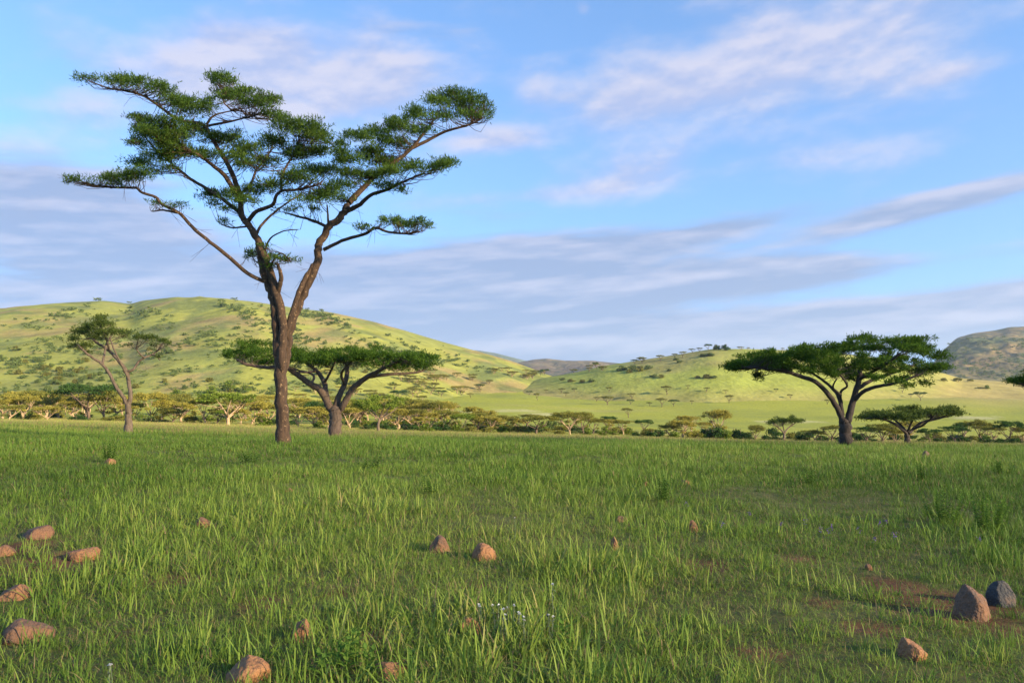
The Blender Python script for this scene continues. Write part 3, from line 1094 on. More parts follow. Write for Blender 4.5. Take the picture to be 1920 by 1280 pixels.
build_tree('flat umbrella acacia with thick forking trunk standing just right of the tall tree', None, 45.0, (627, 829), t2_limbs,
           umbrella_pads(t2_top, t2_bot, 150, 45, 20, 9, .72, 3), LEAF_UMB, BARK_UMB, 56, 6, .17, .018, clumps=5, twig_r=.016, bare=18)

# ---- umbrella acacia on the right
t3_top = [(1366, 688), (1390, 674), (1420, 667), (1460, 660), (1500, 655), (1540, 652), (1580, 648), (1598, 638), (1612, 634), (1640, 639), (1680, 641), (1720, 638), (1750, 644), (1778, 652)]
t3_bot = [(1366, 692), (1400, 698), (1440, 706), (1480, 704), (1520, 708), (1560, 712), (1600, 722), (1640, 721), (1680, 727), (1730, 724), (1755, 712), (1765, 690), (1778, 666)]
t3_limbs = [
    (10.5, 10.5, [(1585, 837, 0), (1585, 815, 0), (1585, 795, 0), (1585, 785, 0)]),
    (5.8, 2.0, [(1581, 795, 0), (1576, 778, 0), (1564, 755, -.2), (1548, 733, -.5), (1526, 714, -.9), (1498, 704, -1.3), (1470, 696, -1.6), (1430, 690, -1.9), (1395, 688, -2)]),
    (4, 1.6, [(1580, 778, 0), (1573, 746, .4), (1560, 727, .9), (1532, 705, 1.6), (1505, 690, 2.2)]),
    (2.6, 1.4, [(1578, 757, .3), (1576, 735, 0), (1588, 724, -.6), (1580, 708, -1.6), (1565, 692, -2.4)]),
    (2.2, 1.2, [(1577, 740, .1), (1562, 726, -.8), (1570, 708, -1.6)]),
    (7, 3.6, [(1588, 797, 0), (1593, 776, 0), (1599, 753, .1), (1605, 733, .2), (1611, 711, .4), (1614, 690, .6), (1622, 672, .8)]),
    (4, 1.6, [(1600, 752, .1), (1620, 733, -.5), (1648, 724, -1), (1670, 720, -1.4), (1698, 712, -1.8), (1730, 700, -2)]),
    (4, 1.6, [(1606, 730, .2), (1632, 714, .9), (1664, 702, 1.6), (1700, 690, 2.2), (1735, 675, 2.4)]),
    (3.5, 1.5, [(1612, 705, .4), (1590, 690, 1.4), (1570, 676, 2.6)]),
    (3.5, 1.5, [(1610, 712, .4), (1640, 694, -.8), (1670, 676, -2.2), (1690, 660, -2.8)]),
    (2.5, 1.2, [(1526, 714, -.9), (1490, 702, .2), (1450, 690, 1), (1420, 682, 1.2)]),
]
t3_pads = umbrella_pads(t3_top, t3_bot, 190, 42, 20, 8.5, .72, 5) + [(1425, 703, 12, 10, -1.2), (1420, 710, 8, 8, -1.2), (1605, 636, 14, 5, 0), (1594, 638, 8, 4, .3), (1725, 645, 14, 6, .3), (1685, 646, 12, 6, -.3), (1740, 718, 16, 8, -1.2), (1700, 722, 18, 7, -1)]
build_tree('broad dark-trunked umbrella acacia on the right side of the meadow', None, 42.0, (1585, 836), t3_limbs, t3_pads,
           LEAF_UMB, BARK_RIGHT, 74, 6, .16, .019, clumps=5, twig_r=.016, bare=16)

# ---- thin twisted acacia on the left
t4_limbs = [
    (6, 4.8, [(240, 803, 0), (241, 785, 0), (240, 768, 0), (242, 754, 0)]),
    (3.8, 1.6, [(239, 762, 0), (233, 748, -.1), (217, 724, -.3), (206, 702, -.4), (192, 683, -.6), (173, 670, -.8), (160, 660, -1), (145, 645, -1)]),
    (2.4, 1.1, [(192, 683, -.6), (196, 662, -.2), (200, 643, .2), (210, 628, .5)]),
    (4, 2, [(242, 757, 0), (245, 740, 0), (241, 713, .1), (237, 695, .1), (217, 670, .3), (200, 654, .5), (180, 641, .7), (165, 625, .9)]),
    (2.2, 1, [(205, 658, .4), (200, 637, -.1), (190, 616, -.4), (188, 600, -.5)]),
    (2.4, 1.1, [(243, 715, .1), (236, 700, -.1), (225, 678, -.5), (214, 655, -.7), (205, 632, -.8)]),
    (2.6, 1.1, [(238, 697, .1), (250, 692, .1), (260, 678, .2), (271, 670, .2), (284, 665, .4), (298, 655, .5), (305, 642, .5)]),
    (1.7, .8, [(271, 671, .2), (262, 663, -.2), (256, 653, -.4), (258, 638, -.5)]),
    (1.6, .8, [(284, 665, .4), (294, 668, .2), (300, 676, .1)]),
]
t4_pads = [(134, 636, 14, 9), (160, 650, 14, 10), (165, 615, 24, 14), (190, 595, 15, 8), (195, 624, 24, 12), (216, 620, 18, 10), (240, 622, 15, 7), (256, 634, 20, 8), (280, 632, 18, 8), (300, 639, 18, 7),
           (313, 643, 10, 5), (150, 622, 20, 12), (180, 608, 20, 11), (142, 648, 12, 7), (175, 635, 18, 10), (205, 606, 14, 8), (247, 648, 10, 6), (300, 668, 8, 7), (165, 660, 9, 6), (228, 630, 14, 7), (285, 648, 10, 5)]
t4_pads = t4_pads + [(p[0] + random.uniform(-6, 6), p[1] + random.uniform(-3, 3), p[2] * .8, p[3] * .85, random.uniform(-1.1, 1.1)) for p in t4_pads[:16]]
build_tree('thin twisted acacia with a sparse crown, alone left of the tall tree', None, 40.0, (240, 801), t4_limbs, t4_pads,
           LEAF_THIN, BARK_GREY, 80, 6, .12, .014, clumps=5, twig_r=.012, bare=12)

# ---- low spreading acacia right of the right umbrella, the small one left of it, and the one cut by the right edge
t5_top = [(1613, 786), (1640, 767), (1680, 769), (1720, 766), (1760, 764), (1802, 768)]
t5_bot = [(1613, 790), (1660, 795), (1700, 797), (1760, 787), (1802, 774)]
t5_limbs = [(5, 4.5, [(1702, 838, 0), (1701, 824, 0), (1701, 811, 0)]),
            (3, 1.2, [(1700, 813, 0), (1692, 805, -.3), (1673, 792, -1), (1648, 783, -1.6), (1625, 784, -2)]),
            (2.6, 1.2, [(1702, 812, 0), (1690, 798, 1), (1676, 786, 2), (1660, 776, 2.6)]),
            (3, 1.2, [(1704, 812, 0), (1726, 793, .4), (1757, 785, .9), (1785, 777, 1.2), (1797, 770, 1.2)]),
            (2.4, 1, [(1712, 804, 0), (1730, 797, -.8), (1748, 782, -1.8), (1755, 772, -2)]),
            (2.2, 1, [(1702, 808, 0), (1708, 794, -.5), (1716, 778, -1)])]
build_tree('low spreading acacia with open crown just right of the dark-trunked umbrella acacia', None, 62.0, (1702, 837), t5_limbs,
           umbrella_pads(t5_top, t5_bot, 95, 62, 17, 9, .75, 8), LEAF_THIN, BARK_RIGHT, 34, 6, .17, .022, clumps=4, twig_r=.018, bare=6)
t6_top = [(1436, 792), (1455, 784), (1480, 783), (1506, 787)]
t6_bot = [(1436, 796), (1470, 797), (1506, 793)]
t6_limbs = [(2.2, 2, [(1470, 828, 0), (1470, 818, 0), (1471, 811, 0)]),
            (1.6, .8, [(1470, 812, 0), (1462, 803, -.4), (1448, 792, -1)]),
            (1.6, .8, [(1471, 812, 0), (1478, 802, .4), (1495, 790, 1)]),
            (1.3, .7, [(1471, 810, 0), (1468, 798, 1), (1465, 788, 1.6)])]
build_tree('small neat umbrella acacia with slim trunk left of the dark-trunked umbrella acacia', None, 84.0, (1470, 828), t6_limbs,
           umbrella_pads(t6_top, t6_bot, 30, 84, 13, 4.5, .8, 9), LEAF_THIN, BARK_GREY, 18, 6, .2, .03, clumps=4, twig_r=.02)
t7_top = [(1894, 716), (1915, 703), (1960, 690), (2010, 688), (2060, 705)]
t7_bot = [(1894, 722), (1930, 728), (1980, 735), (2060, 715)]
t7_limbs = [(9, 8, [(1990, 842, 0), (1990, 810, 0), (1988, 785, 0)]),
            (5, 2, [(1987, 790, 0), (1965, 752, -.3), (1935, 728, -.6), (1910, 718, -.8)]),
            (5, 2, [(1990, 790, 0), (2005, 752, .3), (2030, 722, .7)]),
            (4, 2, [(1988, 785, 0), (1980, 742, .8), (1975, 712, 1.5)])]
build_tree('umbrella acacia cut by the right edge, only its dark crown tip in view', None, 44.0, (1990, 842), t7_limbs,
           umbrella_pads(t7_top, t7_bot, 80, 44, 20, 9, .75, 12), LEAF_UMB, BARK_RIGHT, 46, 6, .16, .018, clumps=5, twig_r=.016)

# ------------------------------------------------------------------ background acacias and bushes: one of each kind, then copies
LEAF_GOLD = leaf_mat('leaf_golden', (.13, .12, .028), (.26, .232, .044), (.39, .33, .07), .25, .8)
LEAF_OLIVE = leaf_mat('leaf_olive', (.09, .09, .024), (.165, .165, .034), (.25, .24, .055), .25, .8)
LEAF_LIME = leaf_mat('leaf_lime', (.075, .11, .018), (.135, .19, .026), (.21, .26, .045), .25, .8)
LEAF_DARK = leaf_mat('leaf_dark', (.022, .048, .014), (.042, .085, .022), (.075, .13, .035), .25, .8)
LEAF_FAR = leaf_mat('leaf_far', (.07, .10, .032), (.115, .155, .045), (.17, .205, .062), .25, .5)


def gen_acacia(name, seed, H, R, leaf_m, bark_m, thick=.2, lean=0.0, under=0.0, forks=5, nodes=44, length=.22, width=.042, rough=.95):
    """procedural flat-topped acacia, base at the origin"""
    r = np.random.default_rng(seed)
    root = empty(name, (0, 0, 0))
    wood = MB()
    fork = .30 + .12 * r.random()
    top = np.array([lean * .5, 0, fork * H])
    tr = .035 * H
    tube(wood, catmull([(0, 0, -.15), (lean * .2 + r.normal() * .04 * H, r.normal() * .04 * H, fork * H * .5), top], 8), np.linspace(tr * 1.25, tr * .85, 8), 8, .15)
    A = []
    for k in range(forks):
        a = 2 * math.pi * (k + r.random() * .7) / forks
        rad = R * (.45 + .4 * r.random())
        end = np.array([lean + rad * math.cos(a), rad * math.sin(a), H * (.86 - .12 * r.random())])
        mid = top * .45 + end * .55 + np.array([0, 0, -.06 * H]) + r.normal(size=3) * .05 * H
        st = top - np.array([0, 0, .12 * H * r.random()])
        p = catmull([st, mid, end], 9)
        tube(wood, p, np.linspace(tr * .62, tr * .16, 9), 6, .1)
        A.append(p[3:])
        for _ in range(2):
            q = p[4 + r.integers(3)]
            e = q + np.array([r.normal() * R * .3, r.normal() * R * .3, H * .14])
            pp = catmull([q, (q + e) / 2 + r.normal(size=3) * .03 * H, e], 5)
            tube(wood, pp, np.linspace(tr * .3, tr * .1, 5), 4)
            A.append(pp[1:])
    A = np.concatenate(A)
    crown = MB()
    npad = int(26 * rough) + 8
    for k in range(npad):
        a = r.random() * 2 * math.pi
        q = math.sqrt(r.random()) * R * .88
        dome = 1 - .35 * (q / R) ** 2
        z = H * (1 - thick * (.25 + .75 * r.random())) * (.80 + .20 * dome)
        c = (lean + q * math.cos(a), q * math.sin(a), z)
        s = R * (.20 + .12 * r.random())
        fill_pad(crown, None, c, (s, s, H * thick * .30), nodes, 3, length, width, A, 4, up=.35)
    for k in range(int(under)):
        a = r.random() * 2 * math.pi
        q = R * (.3 + .6 * r.random())
        c = (lean + q * math.cos(a), q * math.sin(a), H * (.35 + .3 * r.random()))
        s = R * (.16 + .12 * r.random())
        fill_pad(crown, None, c, (s, s, H * .05), nodes, 3, length, width, A, 4, up=.35)
    obj('trunk', wood, bark_m, root)
    obj('crown', crown.mesh('crown', False), leaf_m, root)
    return root, H, R


def gen_bush(name, seed, H, R, leaf_m, bark_m, nodes=40, length=.2, width=.06):
    r = np.random.default_rng(seed)
    root = empty(name, (0, 0, 0))
    wood = MB()
    crown = MB()
    for k in range(5):
        a = r.random() * 6.28
        e = np.array([R * .6 * math.cos(a), R * .6 * math.sin(a), H * (.5 + .3 * r.random())])
        tube(wood, catmull([(0, 0, -.1), e * .5 + r.normal(size=3) * .05, e], 5), np.linspace(.03 * H, .01 * H, 5), 4)
    for k in range(16):
        v = r.normal(size=3)
        v /= np.linalg.norm(v)
        v[2] = abs(v[2])
        q = .72 * r.random() ** .4
        c = np.array([v[0] * R * q, v[1] * R * q, H * (.12 + .72 * v[2] * q + .1 * r.random())])
        s = R * (.26 + .16 * r.random())
        fill_pad(crown, None, c, (s, s, H * .16), nodes, 3, length, width, None, 4, up=.3)
    obj('stems', wood, bark_m, root)
    obj('crown', crown.mesh('crown', False), leaf_m, root)
    return root, H, R


PROTO = {
    'gold': [gen_acacia('acacia_tree', 11, 4.2, 3.0, LEAF_GOLD, BARK_PALE, .20, 0, 3), gen_acacia('acacia_tree', 12, 4.0, 2.8, LEAF_GOLD, BARK_PALE, .24, .4, 4), gen_acacia('acacia_tree', 13, 4.4, 2.6, LEAF_GOLD, BARK_PALE, .28, -.4, 6, 6)],
    'olive': [gen_acacia('acacia_tree', 21, 4.4, 3.0, LEAF_OLIVE, BARK_PALE, .20, .2, 3), gen_acacia('acacia_tree', 22, 4.6, 2.6, LEAF_OLIVE, BARK_GREY, .30, -.3, 3), gen_acacia('acacia_tree', 23, 4.2, 3.2, LEAF_OLIVE, BARK_PALE, .24, .5, 5)],
    'lime': [gen_acacia('acacia_tree', 31, 4.2, 3.3, LEAF_LIME, BARK_GREY, .34, 0, 0, 5, 50), gen_acacia('acacia_tree', 32, 4.4, 2.8, LEAF_LIME, BARK_PALE, .28, .6, 3)],
    'flat': [gen_acacia('acacia_tree', 41, 4.4, 2.8, LEAF_OLIVE, BARK_UMB, .20, 0, 0, 5), gen_acacia('acacia_tree', 42, 4.6, 2.3, LEAF_OLIVE, BARK_UMB, .20, .3, 1, 4), gen_acacia('acacia_tree', 43, 4.2, 3.2, LEAF_DARK, BARK_UMB, .22, -.2, 0, 5)],
    'dark': [gen_bush('bush', 51, 2.2, 1.8, LEAF_DARK, BARK_GREY), gen_bush('bush', 52, 1.8, 2.0, LEAF_DARK, BARK_GREY)],
    'green': [gen_bush('bush', 61, 2.2, 1.7, LEAF_LIME, BARK_GREY), gen_bush('bush', 62, 2.0, 2.1, LEAF_OLIVE, BARK_GREY)],
    'far': [gen_bush('bush', 71, 2.2, 2.2, LEAF_FAR, BARK_GREY, 26, .35, .1), gen_bush('bush', 72, 2.0, 2.6, LEAF_FAR, BARK_GREY, 26, .35, .1), gen_bush('bush', 73, 2.4, 1.9, LEAF_OLIVE, BARK_GREY, 26, .35, .1)],
}
used = set()


def copy_tree(root):
    c = root.copy()
    COL.objects.link(c)
    for ch in list(root.children):
        d = ch.copy()
        COL.objects.link(d)
        d.parent = c
    return c


def plant(kind, p, height, label, group, width=None, cat=None, sink=.05):
    """put a tree or bush of a kind with its base at p, that many metres high and (if given) wide"""
    k = random.randrange(len(PROTO[kind]))
    root, H, R = PROTO[kind][k]
    if (kind, k) in used:
        root = copy_tree(root)
    used.add((kind, k))
    s = height / H
    w = s if width is None else width / (2 * R)
    w = min(max(w, s * .55), s * 1.9)
    root.location = (p[0], p[1], p[2] - sink * height)
    root.rotation_euler = (0, 0, random.uniform(0, 6.28))
    root.scale = (w, w, s)
    tag(root, label, cat or ('bush' if kind in ('dark', 'green', 'far') else 'tree'), group)
    return root


COLW = {'gold': 'golden-green', 'olive': 'olive', 'lime': 'bright green', 'flat': 'olive flat-topped', 'dark': 'dark green', 'green': 'leafy green', 'far': 'grey-green'}

# the sunlit belt behind the meadow: px, top, base, width px, kind
BELT = [
    (10, 748, 787, 62, 'gold'), (45, 742, 788, 66, 'gold'), (75, 752, 786, 50, 'olive'), (110, 745, 786, 60, 'gold'), (135, 752, 788, 45, 'gold'), (168, 722, 788, 92, 'flat'), (198, 732, 789, 50, 'olive'),
    (222, 745, 789, 50, 'gold'), (255, 755, 790, 42, 'olive'), (285, 738, 792, 68, 'gold'), (312, 750, 792, 52, 'gold'), (345, 754, 793, 60, 'gold'), (385, 748, 796, 62, 'gold'), (430, 738, 798, 92, 'lime'),
    (478, 754, 798, 70, 'gold'), (506, 760, 798, 50, 'olive'), (560, 766, 802, 56, 'gold'), (588, 763, 803, 68, 'gold'), (655, 765, 805, 50, 'gold'), (712, 742, 811, 118, 'lime'), (740, 766, 806, 60, 'gold'),
    (775, 768, 807, 50, 'olive'), (806, 774, 808, 48, 'gold'), (836, 770, 809, 52, 'olive'), (868, 776, 810, 46, 'lime'), (895, 775, 810, 44, 'olive'), (922, 780, 812, 48, 'gold'), (948, 779, 812, 46, 'olive'),
    (1006, 780, 815, 62, 'flat'), (970, 785, 813, 36, 'gold'), (1069, 772, 817, 56, 'olive'), (1090, 773, 816, 50, 'olive'), (1112, 784, 816, 34, 'flat'), (1140, 786, 812, 34, 'gold'), (1167, 788, 817, 46, 'olive'), (1205, 787, 812, 34, 'flat'),
    (1280, 788, 823, 54, 'gold'), (1340, 768, 823, 50, 'gold'), (1255, 796, 822, 40, 'olive'), (1413, 797, 826, 36, 'olive'), (1525, 806, 829, 36, 'olive'), (1557, 797, 830, 46, 'flat'),
    (1650, 795, 834, 50, 'olive'), (1676, 804, 834, 40, 'gold'), (1622, 800, 832, 40, 'flat'), (1740, 804, 833, 44, 'flat'), (1785, 799, 833, 46, 'flat'), (1833, 788, 831, 46, 'flat'), (1860, 800, 832, 44, 'olive'), (1888, 790, 835, 56, 'flat'), (1912, 800, 835, 40, 'olive'),
    (25, 760, 790, 50, 'olive'), (92, 762, 790, 44, 'gold'), (240, 760, 791, 44, 'gold'), (330, 766, 795, 40, 'olive'), (410, 766, 797, 40, 'olive'), (455, 766, 798, 40, 'gold'), (790, 782, 809, 40, 'gold'), (620, 772, 805, 40, 'gold'),
]
BELT_BUSH = [
    (60, 768, 789, 40, 'green'), (150, 770, 790, 40, 'dark'), (215, 768, 791, 34, 'dark'), (270, 772, 792, 34, 'green'), (362, 772, 795, 36, 'green'), (500, 776, 800, 40, 'green'),
    (600, 784, 805, 34, 'green'), (690, 788, 808, 40, 'dark'), (728, 786, 808, 36, 'dark'), (770, 788, 809, 46, 'dark'), (800, 788, 810, 40, 'green'), (832, 785, 810, 40, 'dark'), (860, 788, 811, 38, 'green'), (885, 792, 812, 34, 'green'), (915, 794, 813, 34, 'green'), (940, 792, 813, 34, 'green'),
    (1050, 800, 817, 26, 'green'), (1100, 800, 817, 26, 'green'), (1130, 802, 818, 26, 'green'), (1228, 793, 822, 40, 'dark'), (1262, 802, 823, 34, 'green'), (1300, 800, 824, 36, 'green'), (1318, 790, 823, 40, 'dark'), (1338, 786, 824, 44, 'dark'), (1384, 791, 825, 46, 'dark'), (1362, 800, 825, 34, 'green'),
    (1435, 807, 827, 30, 'dark'), (1456, 810, 828, 26, 'dark'), (1500, 806, 829, 40, 'dark'), (1543, 808, 830, 36, 'dark'), (1610, 812, 833, 36, 'dark'), (1640, 815, 834, 30, 'dark'), (1718, 816, 834, 34, 'dark'), (1760, 812, 833, 40, 'dark'), (1805, 812, 833, 40, 'dark'), (1845, 812, 834, 36, 'dark'), (1872, 812, 835, 36, 'dark'), (1905, 810, 836, 40, 'dark'),
    (1152, 803, 818, 24, 'green'), (1190, 803, 819, 24, 'dark'), (1212, 800, 821, 28, 'green'), (1402, 806, 826, 26, 'dark'), (1580, 812, 832, 34, 'dark'),
]


def on_ground(px, Y):
    X = (px - 960) / F * Y
    return np.array([X, Y, float(ground_z(np.array([X]), np.array([Y]))[0])])


def belt_distance(px, base):
    """distance in 95..190 m at which the ground shows in that row, nearest fit"""
    Ys = np.linspace(92, 185, 120)
    z = ground_z((px - 960) / F * Ys, Ys)
    row = 728 - (z - EYE) / Ys * F
    return Ys[np.argmin(np.abs(row - base))]


for i in range(84):
    _x = [random.uniform(0, 540), random.uniform(540, 900), random.uniform(0, 540), random.uniform(540, 900), random.uniform(540, 900), random.uniform(900, 1920)][i % 6]
    BELT.append((_x, 0, 0, random.uniform(40, 66), ['gold', 'gold', 'olive', 'flat'][i % 4]))


def place_words(px):
    for lim, w in ((140, 'at the far left of the sunlit belt'), (330, 'in the sunlit belt near the thin twisted acacia'), (520, 'in the sunlit belt left of the tall tree'), (640, 'in the belt between the tall trunk and its umbrella neighbour'),
                   (850, 'in the belt just right of the neighbouring umbrella tree'), (1030, 'in the belt below the pale sandy patches'), (1220, 'in the open belt at the middle of the valley'), (1430, 'in the belt below the small green hill'),
                   (1600, 'in the belt behind the right umbrella acacia'), (1770, 'in the belt around the low spreading acacia')):
        if px < lim:
            return w
    return 'in the belt near the right edge'


OWN = {168: 'tall dark olive acacia of the belt just left of the thin twisted acacia',
       198: 'olive acacia of the belt half behind the crown of its taller dark neighbour',
       285: 'golden-green acacia just right of the foot of the thin twisted acacia',
       385: 'golden-green acacia in the belt left of the bright green umbrella tree',
       430: 'bright green umbrella acacia of the belt just left of the tall dark trunk',
       712: 'bright green wide acacia before the belt, right of the umbrella trunk',
       1006: 'olive flat-topped acacia of the belt spreading in a V below the pale sandy patches',
       1069: 'olive acacia in the middle of the belt, first of a tight pair',
       1090: 'olive acacia in the middle of the belt, second of a tight pair',
       1167: 'olive acacia standing clear in the open middle of the belt',
       1340: 'tall golden-green acacia rising above dark bushes below the small green hill',
       1280: 'golden-green acacia left of the tallest golden one below the small green hill',
       1833: 'olive flat-topped acacia standing above the dark bushes near the right edge',
       1888: 'wide olive flat-topped acacia in the belt below the crown tip cut by the right edge'}
for (px, top, base, w, kind) in BELT:
    Y = belt_distance(px, base) if not (px == 712) else 98.0
    if base == 0:
        Y = random.uniform(150, 215)
        base, top, w = 0, -random.uniform(34, 52) * (150 if px < 900 else 105) / Y, w * (150 if px < 900 else 110) / Y
    p = on_ground(px, Y)
    plant(kind, p, (base - top) * 1.12 * Y / F, OWN.get(px) or f'{COLW[kind]} acacia {place_words(px)}', 'acacias in the sunlit belt behind the meadow', w * random.uniform(.9, 1.4) * Y / F)
for i in range(150):
    _x = random.uniform(0, 1920) if i % 3 else random.uniform(620, 1000)
    BELT_BUSH.append((_x, -random.uniform(10, 26), 0, random.uniform(18, 50), ['dark', 'green', 'green', 'far', 'far'][i % 5] if _x < 1250 or i % 2 else 'dark'))
for (px, top, base, w, kind) in BELT_BUSH:
    Y = belt_distance(px, base) if base else random.uniform(118, 165)
    p = on_ground(px, Y)
    plant(kind, p, (base - top) * Y / F, f'{COLW[kind]} bush {place_words(px)}', 'bushes in the sunlit belt behind the meadow', w * Y / F)

# acacias scattered over the valley meadow: px, top, base, width px
PLAIN = [(992, 732, 741, 14), (1024, 730, 736, 10), (1007, 736, 751, 12), (1053, 727, 736, 14), (1061, 735, 743, 12), (1077, 727, 735, 12), (1142, 725, 736, 14), (1139, 741, 759, 28), (1119, 743, 752, 18), (1185, 737, 748, 18), (1182, 748, 759, 16),
         (1178, 763, 783, 24), (1218, 753, 761, 12), (1241, 745, 763, 22), (1250, 722, 740, 20), (1263, 748, 762, 22), (1297, 750, 758, 9), (1361, 731, 739, 12), (1367, 739, 756, 18), (1342, 769, 780, 26), (1551, 748, 758, 12),
         (1726, 733, 751, 26), (1692, 725, 737, 16), (1708, 737, 746, 10), (865, 733, 742, 12), (882, 736, 746, 14), (900, 728, 735, 10), (1290, 722, 730, 10), (1325, 726, 735, 12), (1482, 738, 748, 12), (1455, 728, 736, 10)]
for (px, top, base, w) in PLAIN:
    p = hit(px, base, 160)
    plant('flat', p, (base - top) * p[1] / F, 'small flat-topped acacia alone on the bright green valley meadow', 'acacias scattered over the valley meadow', w * p[1] / F)
for (px, top, base, w) in [(1795, 704, 716, 22), (1770, 705, 716, 14), (1851, 719, 729, 14), (1838, 724, 729, 20), (1820, 708, 716, 14)]:
    p = hit(px, base, 300)
    plant('green', p, (base - top) * p[1] / F, 'small green bush on the dry golden slope under the far mountain', 'bushes on the dry slope', w * p[1] / F)
# acacias along the crest of the small hill and in the saddle
for (px, top, base, w) in [(1190, 670, 682, 18), (1205, 668, 680, 22), (1238, 665, 676, 18), (1266, 660, 671, 18), (1280, 659, 669, 18), (1298, 650, 661, 18), (1312, 649, 659, 16),
                           (1328, 645, 657, 16), (1389, 645, 656, 14), (1403, 648, 656, 10), (1468, 648, 658, 10), (1482, 648, 658, 12), (1500, 650, 659, 8), (1440, 650, 658, 8)]:
    p = hit(px, base + 1, 300)
    if p is not None:
        plant(['flat', 'olive'][px % 2], p, (base - top) * random.uniform(.7, 1.35) * p[1] / F, 'flat-topped acacia on the skyline of the small green hill', 'acacias along the crest of the small hill', w * random.uniform(.6, 1.0) * p[1] / F)
for (px, top, base, w) in [(1345, 641, 656, 14), (1360, 640, 657, 18)]:
    p = hit(px, base, 300)
    plant('dark', p, (base - top) * p[1] / F, 'round dark green bush-like tree on the hill crest above bare grass', 'round trees on the small hill', w * p[1] / F, 'tree')
for (px, top, base, w) in [(1168, 682, 694, 20), (1185, 680, 694, 24), (1200, 682, 696, 22), (1215, 682, 692, 20), (1180, 690, 699, 18), (1160, 688, 696, 16), (1330, 658, 668, 24), (1318, 661, 669, 18), (1275, 672, 680, 16), (1225, 700, 708, 18), (1240, 700, 709, 16),
                           (1325, 698, 709, 22), (1308, 702, 709, 14), (1338, 702, 710, 14), (1268, 668, 675, 14), (1110, 708, 716, 20), (1092, 709, 717, 16), (1070, 708, 716, 18), (1055, 706, 713, 16), (1380, 672, 678, 14), (1420, 690, 696, 12), (1255, 690, 696, 12)]:
    p = hit(px, base, 300)
    if p is not None:
        plant('far', p, (base - top) * p[1] / F, 'brownish green bush on the flank of the small hill', 'bushes on the flank of the small hill', w * p[1] / F)

# acacias in layers on the lower left slopes and along the saddle
r2 = np.random.default_rng(99)
n_terr = 0
tries = 0
while n_terr < 78 and tries < 3000:
    tries += 1
    px = r2.uniform(540, 1000)
    lo = np.interp(px, [540, 700, 860, 1000], [690, 690, 692, 696])
    hi = np.interp(px, [540, 700, 860, 900, 1000], [772, 775, 772, 730, 712])
    py = r2.uniform(lo, hi)
    if fbm(np.array([px / 45]), np.array([py / 9]), 131, 2)[0] < .47:
        continue
    p = hit(px, py, 150)
    if p is None:
        continue
    hpx = np.interp(py, [690, 740, 775], [9, 14, 24]) * r2.uniform(.8, 1.2)
    kind = ['gold', 'olive', 'olive', 'flat'][r2.integers(4)]
    plant(kind, p, hpx * p[1] / F, f'{COLW[kind]} acacia in the layered woodland at the foot of the left hill', 'acacias on the lower slope of the left hill', hpx * 1.7 * p[1] / F)
    n_terr += 1
for i in range(26):
    px = r2.uniform(985, 1135)
    py = np.interp(px, [985, 1060, 1135], [706, 697, 689]) + r2.uniform(-3, 5)
    p = hit(px, py, 300)
    if p is not None:
        plant(['gold', 'olive', 'flat'][i % 3], p, r2.uniform(8, 12) * p[1] / F, 'small acacia in the wooded saddle between the two hills', 'acacias in the saddle between the hills', r2.uniform(12, 20) * p[1] / F)

# bushes over the left hill: clusters seen in the photo, px, py, spread x, spread y, tilt, number, size px
CL = [(610, 600, 45, 9, 18, 46, 9), (490, 600, 50, 18, 20, 44, 8), (440, 580, 30, 9, 15, 18, 9), (560, 640, 40, 22, 20, 34, 9), (130, 590, 45, 10, -20, 30, 9), (40, 610, 50, 10, -5, 14, 7), (270, 590, 40, 14, 10, 20, 9), (350, 645, 50, 12, -20, 26, 9),
      (120, 700, 80, 20, 0, 52, 13), (30, 690, 50, 25, 0, 26, 11), (300, 660, 30, 16, 0, 18, 10), (200, 650, 60, 20, 0, 22, 9), (420, 650, 50, 20, 10, 26, 9), (390, 725, 70, 12, 0, 26, 11), (80, 655, 60, 20, 0, 24, 9), (700, 650, 60, 16, 14, 34, 8), (760, 668, 60, 12, 14, 34, 8),
      (850, 680, 60, 9, 12, 24, 7), (520, 690, 80, 14, 0, 26, 9), (650, 690, 80, 14, 0, 36, 10), (280, 615, 60, 14, 0, 12, 7), (600, 720, 80, 14, 0, 24, 11), (460, 620, 50, 12, 0, 14, 7), (180, 735, 100, 10, 0, 24, 12), (50, 735, 60, 10, 0, 16, 12), (800, 660, 70, 14, 16, 12, 6),
      (230, 700, 50, 16, 0, 16, 10), (330, 700, 60, 16, 0, 14, 9), (480, 735, 40, 8, 0, 10, 11)]
cand = []
for (cx, cy, sx, sy, tl, n, size) in CL:
    c, s = math.cos(math.radians(tl)), math.sin(math.radians(tl))
    for _ in range(int(n * 1.35)):
        a, b = r2.normal() * .6 * sx, r2.normal() * .6 * sy
        px, py = cx + a * c - b * s, cy + a * s + b * c
        if px < -60 or py > 770:
            continue
        p = hit(px, py, 200)
        if p is not None and p[1] < 1100:
            cand.append((size * r2.uniform(.35, 1.05), p))
for (px, py, size) in [(430, 722, 26), (395, 730, 20), (20, 742, 24), (60, 738, 22), (300, 745, 20), (330, 735, 16), (460, 728, 18)]:
    p = hit(px, py + size * .4, 200)
    cand.append((size, p))
# copse trees on the far mountain too
for _ in range(420):
    px, py = r2.uniform(1765, 1980), r2.uniform(632, 712)
    if fbm(np.array([px / 22]), np.array([py / 12]), 151, 2)[0] > .48:
        p = hit(px, py, 1200)
        if p is not None:
            cand.append((r2.uniform(2.5, 5.5), p))
cand.sort(key=lambda t: -t[0])


